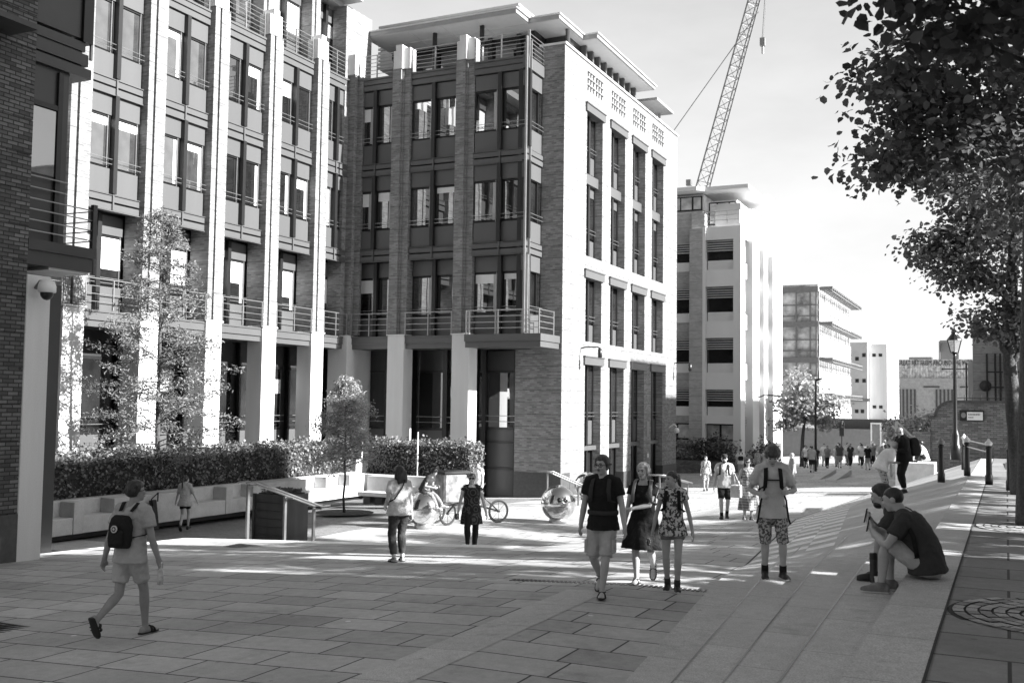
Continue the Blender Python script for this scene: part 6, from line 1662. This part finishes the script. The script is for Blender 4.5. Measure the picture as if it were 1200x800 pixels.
# standing couple by the steps
x, y = -2.45, 29.3
p = Person('balding man in black jacket looking down, standing on the steps with a rucksack', (x, y, gz(x, y)), facing(x, y, -62), 1.80, wide=1.12, lean=(4, 8), feet={'L': (-.1, .05, .085, 0, 8), 'R': (.1, -.05, .085, 0, -8)},
    hands={'L': (-.14, .30, 1.10), 'R': (.12, .32, 1.12)}, head=(0, -24, 0), lod=1)
p.hair('grey', front=.1, low=-.04, thick=.004).glasses().shirt('black', 1.9, .10, .028, .02, 'jacket').bottoms('black', 1.85, .03, .05, 'trousers').shoes('rubber')
p.backpack('bulky black rucksack on the balding man on the steps', 'black', (.32, .26, .46))
x, y = -3.0, 29.0
p = Person('woman in loose white blouse and patterned trousers leaning beside the balding man', (x, y, gz(x, y)), R(-66), 1.66, True, 1.2, lean=(20, 44), feet=walk('L', .16, .05), hands={'R': (.25, .20, .72), 'L': (-.1, .5, 1.0)}, head=(0, -10, 0), lod=1)
p.hair('blonde', front=.05, low=-.07, thick=.016).shirt('white', .95, .12, .035, .04, 'blouse', sg=.04).bottoms('print', 1.8, .035, .1, 'trousers').shoes('rubber')
x, y = -2.85, 43.5
tag(MB().box(-3.9, -2.5, 42.8, 44.3, -3.2, -2.12).build('stone_ledge', M['granite_pale']), 'low pale stone ledge under the seated woman by the wall pier', 'ledge')
p = Person('dark haired woman in white top sitting on the stone ledge against the wall pier', (x, y, -2.12), R(100), 1.66, True, 1., hz=.13, lean=(10, 22), feet={'L': (-.1, .42, .06, 0, 0), 'R': (.1, .38, .06, 0, 0)}, hands={'L': (-.18, .42, .42), 'R': (.18, .42, .42)}, lod=1)
p.hair('dark', front=.05, low=-.07, thick=.02).shirt('white', .95, .06, .025).bottoms('black', 1.85, .03, .05, 'trousers').shoes('rubber')
# the two men sitting on the step, phones in hand
tz = gT(-.7, 10.8); ft = step_z(-1.1, 10.8) - tz
def sitter(label, x, y, lean, phone_label, near=True, H=1.78, **k):
    p = Person(label, (x, y, tz), R(90), H, wide=1.08 if near else 1., hz=.125, lean=lean, feet={'L': (-.10, .40, .09+ft, 0, 4), 'R': (.11, .34, .09+ft, 0, -4)},
        hands={'L': (-.09, .46, .40), 'R': (.07, .47, .43)}, elbows={'L': (-.5, .35, -.8), 'R': (.5, .35, -.8)}, palms={'L': (.7, -.4, .5), 'R': (-.7, -.4, .5)}, **k)
    hh = [p.wri[k] + (p.wri[k]-p.elb[k]).normalized()*.10 for k in 'LR']; c = p.W(hh[0]*.6 + hh[1]*.4 + Vector((0, .012, .03)))
    t = thing('phone', phone_label, 'phone', c)
    mb = MB(); ax = Vector((.2, 0, 1)).normalized(); mb.obox(c, Vector((0, .036, 0)), ax*.075, ax.cross(Vector((0, 1, 0)))*.005); mb.build('handset', M['black'], t, bevel=.003)
    MB().obox(c + Vector((.0062, 0, 0)), Vector((0, .032, 0)), ax*.068, ax.cross(Vector((0, 1, 0)))*.001).build('screen', M['lens'], t)
    return p
p = sitter('man with shaved dark hair in dark polo shirt and pale shorts sitting on the step', -.70, 10.75, (8, 36), 'dark phone held by the nearer seated man in the polo shirt', head=(-6, -14, 0))
p.hair('dark', front=.062, low=-.045, thick=.004).shirt('charcoal', .62, .07, .02, .01, 'polo_shirt', sg=.026).bottoms('khaki', .86, .028, .1).shoes('shoe_mid', sole='shoe_pale')
d_ = p.chest
V_ = lambda x: Vector((x, 0, 0))
p.strap([p.nb + V_(-.03) + p.fw*.075, p.nb + V_(-.10) + p.v2*.045, p.nb + V_(-.17) - p.v2*.03 - p.fw*.06, p.chest + V_(-.222) + p.v2*.07, p.chest + V_(-.232) - p.v2*.03 + p.fw*.02, p.waist + V_(-.205) + p.fw*.07, p.waist + V_(-.14) + p.fw*.15], 'black', .022, 'bag_strap')
MB().tube([p.nb + p.v2*.015 + Vector((math.cos(q)*.075, math.sin(q)*.075, 0)) for q in [2*math.pi*j/16 for j in range(17)]], [(.012, .022)]*17, 6, cap=False).build('collar', CL['charcoal'], p.t, world=False, smooth=True)
p = sitter('bearded man in dark t-shirt sitting beyond the man with shaved hair', -.82, 11.45, (14, 44), 'dark phone held up by the bearded seated man', False, 1.78, head=(-4, -8, 0))
p.hair('dark', front=.058, low=-.05, thick=.015, puff=.012).beard('dark').shirt('charcoal', .6, .06).bottoms('mid', .9, .026, .1).shoes('rubber', sole='rubber')
bz_ = step_z(-1.25, 11.29); t = thing('flask', 'tall dark drinks flask standing on the step by the seated men', 'flask', (-1.25, 11.29, bz_))
MB().lathe([(.036, 0), (.036, .23)], (-1.25, 11.29, bz_), 20).build('flask_body', M['steel_dark'], t, smooth=False); MB().lathe([(.038, .231), (.038, .29), (.03, .30)], (-1.25, 11.29, bz_), 20).build('lid', M['black'], t)
t = thing('paper_cup', 'small crumpled white cup on the step beside the dark flask', 'cup', (-1.2, 11.22, bz_)); MB().lathe([(.025, 0), (.036, .07)], (-1.2, 11.22, bz_), 12).build('cup', M['white'], t)
# the distant crowd
CR = 'people in the distant crowd'
rows = [
 ('man with dark rucksack and grey top, far left of the distant crowd', -13.0, 78.5, 1.72, 'mid', 'black', 'dark', False, 1.8, None),
 ('person with bushy dark hair, pale t-shirt and dark shorts in the distant crowd', -11.6, 70.5, 1.76, 'pale', 'charcoal', 'dark', False, 1.0, None),
 ('person in grey top just right of the lamp column in the distant crowd', -11.9, 79, 1.70, 'mid', 'black', 'brown', True, 1.8, None),
 ('big man in dark t-shirt and pale shorts in the distant crowd', -11.1, 79.5, 1.86, 'dark', 'light', 'dark', False, 1.0, None),
 ('person all in black left of the white topped figure in the crowd', -10.3, 79, 1.68, 'charcoal', 'black', 'dark', True, 1.8, None),
 ('woman in white top, black trousers and dark hat in the distant crowd', -9.5, 79, 1.74, 'white', 'black', 'dark', True, 1.8, 'cap'),
 ('man in black t-shirt, pale shorts and white cap in the distant crowd', -8.5, 74, 1.72, 'black', 'light', 'grey', False, 1.1, 'white'),
 ('pale clothed figure with a dark bag, right end of the distant crowd', -7.6, 74, 1.66, 'light', 'pale', 'brown', True, 1.8, None),
 ('tall figure in white shirt behind the lamp column in the crowd', -12.9, 84, 1.82, 'white', 'khaki', 'brown', True, 1.8, None),
 ('figure in pale top behind the big man in the distant crowd', -11.2, 85, 1.76, 'pale', 'mid', 'blonde', True, 1.8, None),
 ('figure in white vest half hidden behind the black clothed person', -10.4, 86, 1.78, 'white', 'mid', 'brown', True, 1.8, None),
 ('figure in light jacket behind the woman with the dark hat', -9.6, 87, 1.80, 'light', 'dark', 'blonde', False, 1.8, None),
 ('man in dark jacket walking off at the far left edge of the crowd', -14.2, 83, 1.75, 'dark', 'charcoal', 'dark', False, 1.8, None),
 ('woman in pale dress just left of the big man in the crowd', -11.7, 82, 1.66, 'pale', 'light', 'dark', True, 1.8, None),
 ('figure in charcoal coat behind the grey topped one by the lamp column', -12.4, 88, 1.78, 'charcoal', 'black', 'dark', True, 1.8, None),
 ('figure in mid grey shirt between the black clothed person and the white top', -10.0, 90, 1.82, 'mid', 'dark', 'brown', True, 1.8, None),
 ('pale figure far back between white top and black t-shirt', -9.2, 92, 1.82, 'pale', 'khaki', 'blonde', True, 1.8, None),
 ('figure in dark vest behind the white capped man in the crowd', -8.6, 88, 1.80, 'charcoal', 'mid', 'dark', True, 1.8, None),
 ('man in white t-shirt and black shorts at the left of the tight crowd', -13.6, 80, 1.74, 'white', 'black', 'brown', True, 1.0, None),
 ('woman in charcoal dress shirt close behind the bushy haired person', -12.2, 76, 1.64, 'charcoal', 'mid', 'blonde', False, 1.8, None),
 ('broad figure in pale jacket and dark shorts between grey top and big man', -11.5, 86.5, 1.80, 'light', 'charcoal', 'dark', False, 1.0, None),
 ('slim figure in black coat and pale trousers behind the big man', -10.8, 83, 1.76, 'black', 'khaki', 'dark', True, 1.8, None),
 ('figure in mid grey hooded top right behind the woman in the dark hat', -9.1, 82, 1.74, 'mid', 'black', 'grey', False, 1.8, None),
 ('small child sized figure in white beside the man in the white cap', -8.0, 76, 1.35, 'white', 'mid', 'brown', True, 1.0, None),
 ('dark figure beside the pale clothed one at the right of the crowd', -7.0, 79, 1.7, 'dark', 'black', 'dark', False, 1.8, None),
]
for lab, x, y, H, top, bot, hr, face, f, cap in rows:
    simple(lab, x, y, H, top, bot, hr, face, f, cap=cap, group=CR, off=random.uniform(-30, 30), wide=1.15 if 'big' in lab else 1, z=gP(x, y))
# cargo tricycle
def tricycle():
    a, b = Vector((-15.55, 28.15, -3.8)), Vector((-14.55, 29.65, -3.8)); d = (b-a).normalized(); s = Vector((d.y, -d.x, 0)); up = Vector((0, 0, 1))
    t = thing('cargo_tricycle', 'cargo tricycle with big boxy cabin behind the woman in the dark tunic', 'tricycle', a)
    def wheel(c, ax, r=.34):
        e = ax.cross(up).normalized(); mb = MB(); mb.tube([c + (e*math.cos(q) + up*math.sin(q))*r for q in [2*math.pi*j/28 for j in range(29)]], .028, 8, cap=False)
        w = mb.build('wheel', M['rubber'], t, smooth=True); mb = MB()
        mb.tube([c + (e*math.cos(q) + up*math.sin(q))*(r-.04) for q in [2*math.pi*j/28 for j in range(29)]], .012, 6, cap=False); mb.tube([c - ax*.05, c + ax*.05], .035, 8)
        for j in range(8): q = 2*math.pi*j/8; mb.tube([c, c + (e*math.cos(q) + up*math.sin(q))*(r-.04)], .008, 4)
        mb.build('rim', M['steel_dark'], w)
    ax = (s*.8 + d*.25).normalized()
    wheel(a + up*.36 , ax); wheel(b + up*.36 , s); wheel(a + up*.36 - s*.75, ax)
    mb = MB(); c = a + d*.25 + up*1.12 - s*.38; mb.obox(c, d*.40, s*.42, up*.46); o = mb.build('cabin', CL['print'] if False else M['cabin'], t, bevel=.06)
    mb = MB(); mb.obox(c + up*.49 + d*.05, d*.46, s*.46, up*.03); mb.build('cabin_roof', M['steel_dark'], t)
    mb = MB(); mb.tube([a + up*.4, a + d*.3 + up*.7, a + d*.9 + up*.62, b + up*.36], .03, 8); mb.tube([a + d*.9 + up*.62, a + d*1.1 + up*1.0], .025, 8); mb.tube([a + d*.3 + up*.7, a + d*.35 + up*1.1], .025, 8); mb.tube([b + up*.36, a + d*1.1 + up*.95], .02, 8); mb.build('frame', M['black'], t, smooth=True)
    MB().ball(tuple(a + d*1.1 + up*1.03), (.13, .13, .05), 12, 8).build('saddle', M['black'], t, smooth=True)
M['cabin'] = plain('cabin_cover', .2, .6, var=.7, scale=4.5)
tricycle()
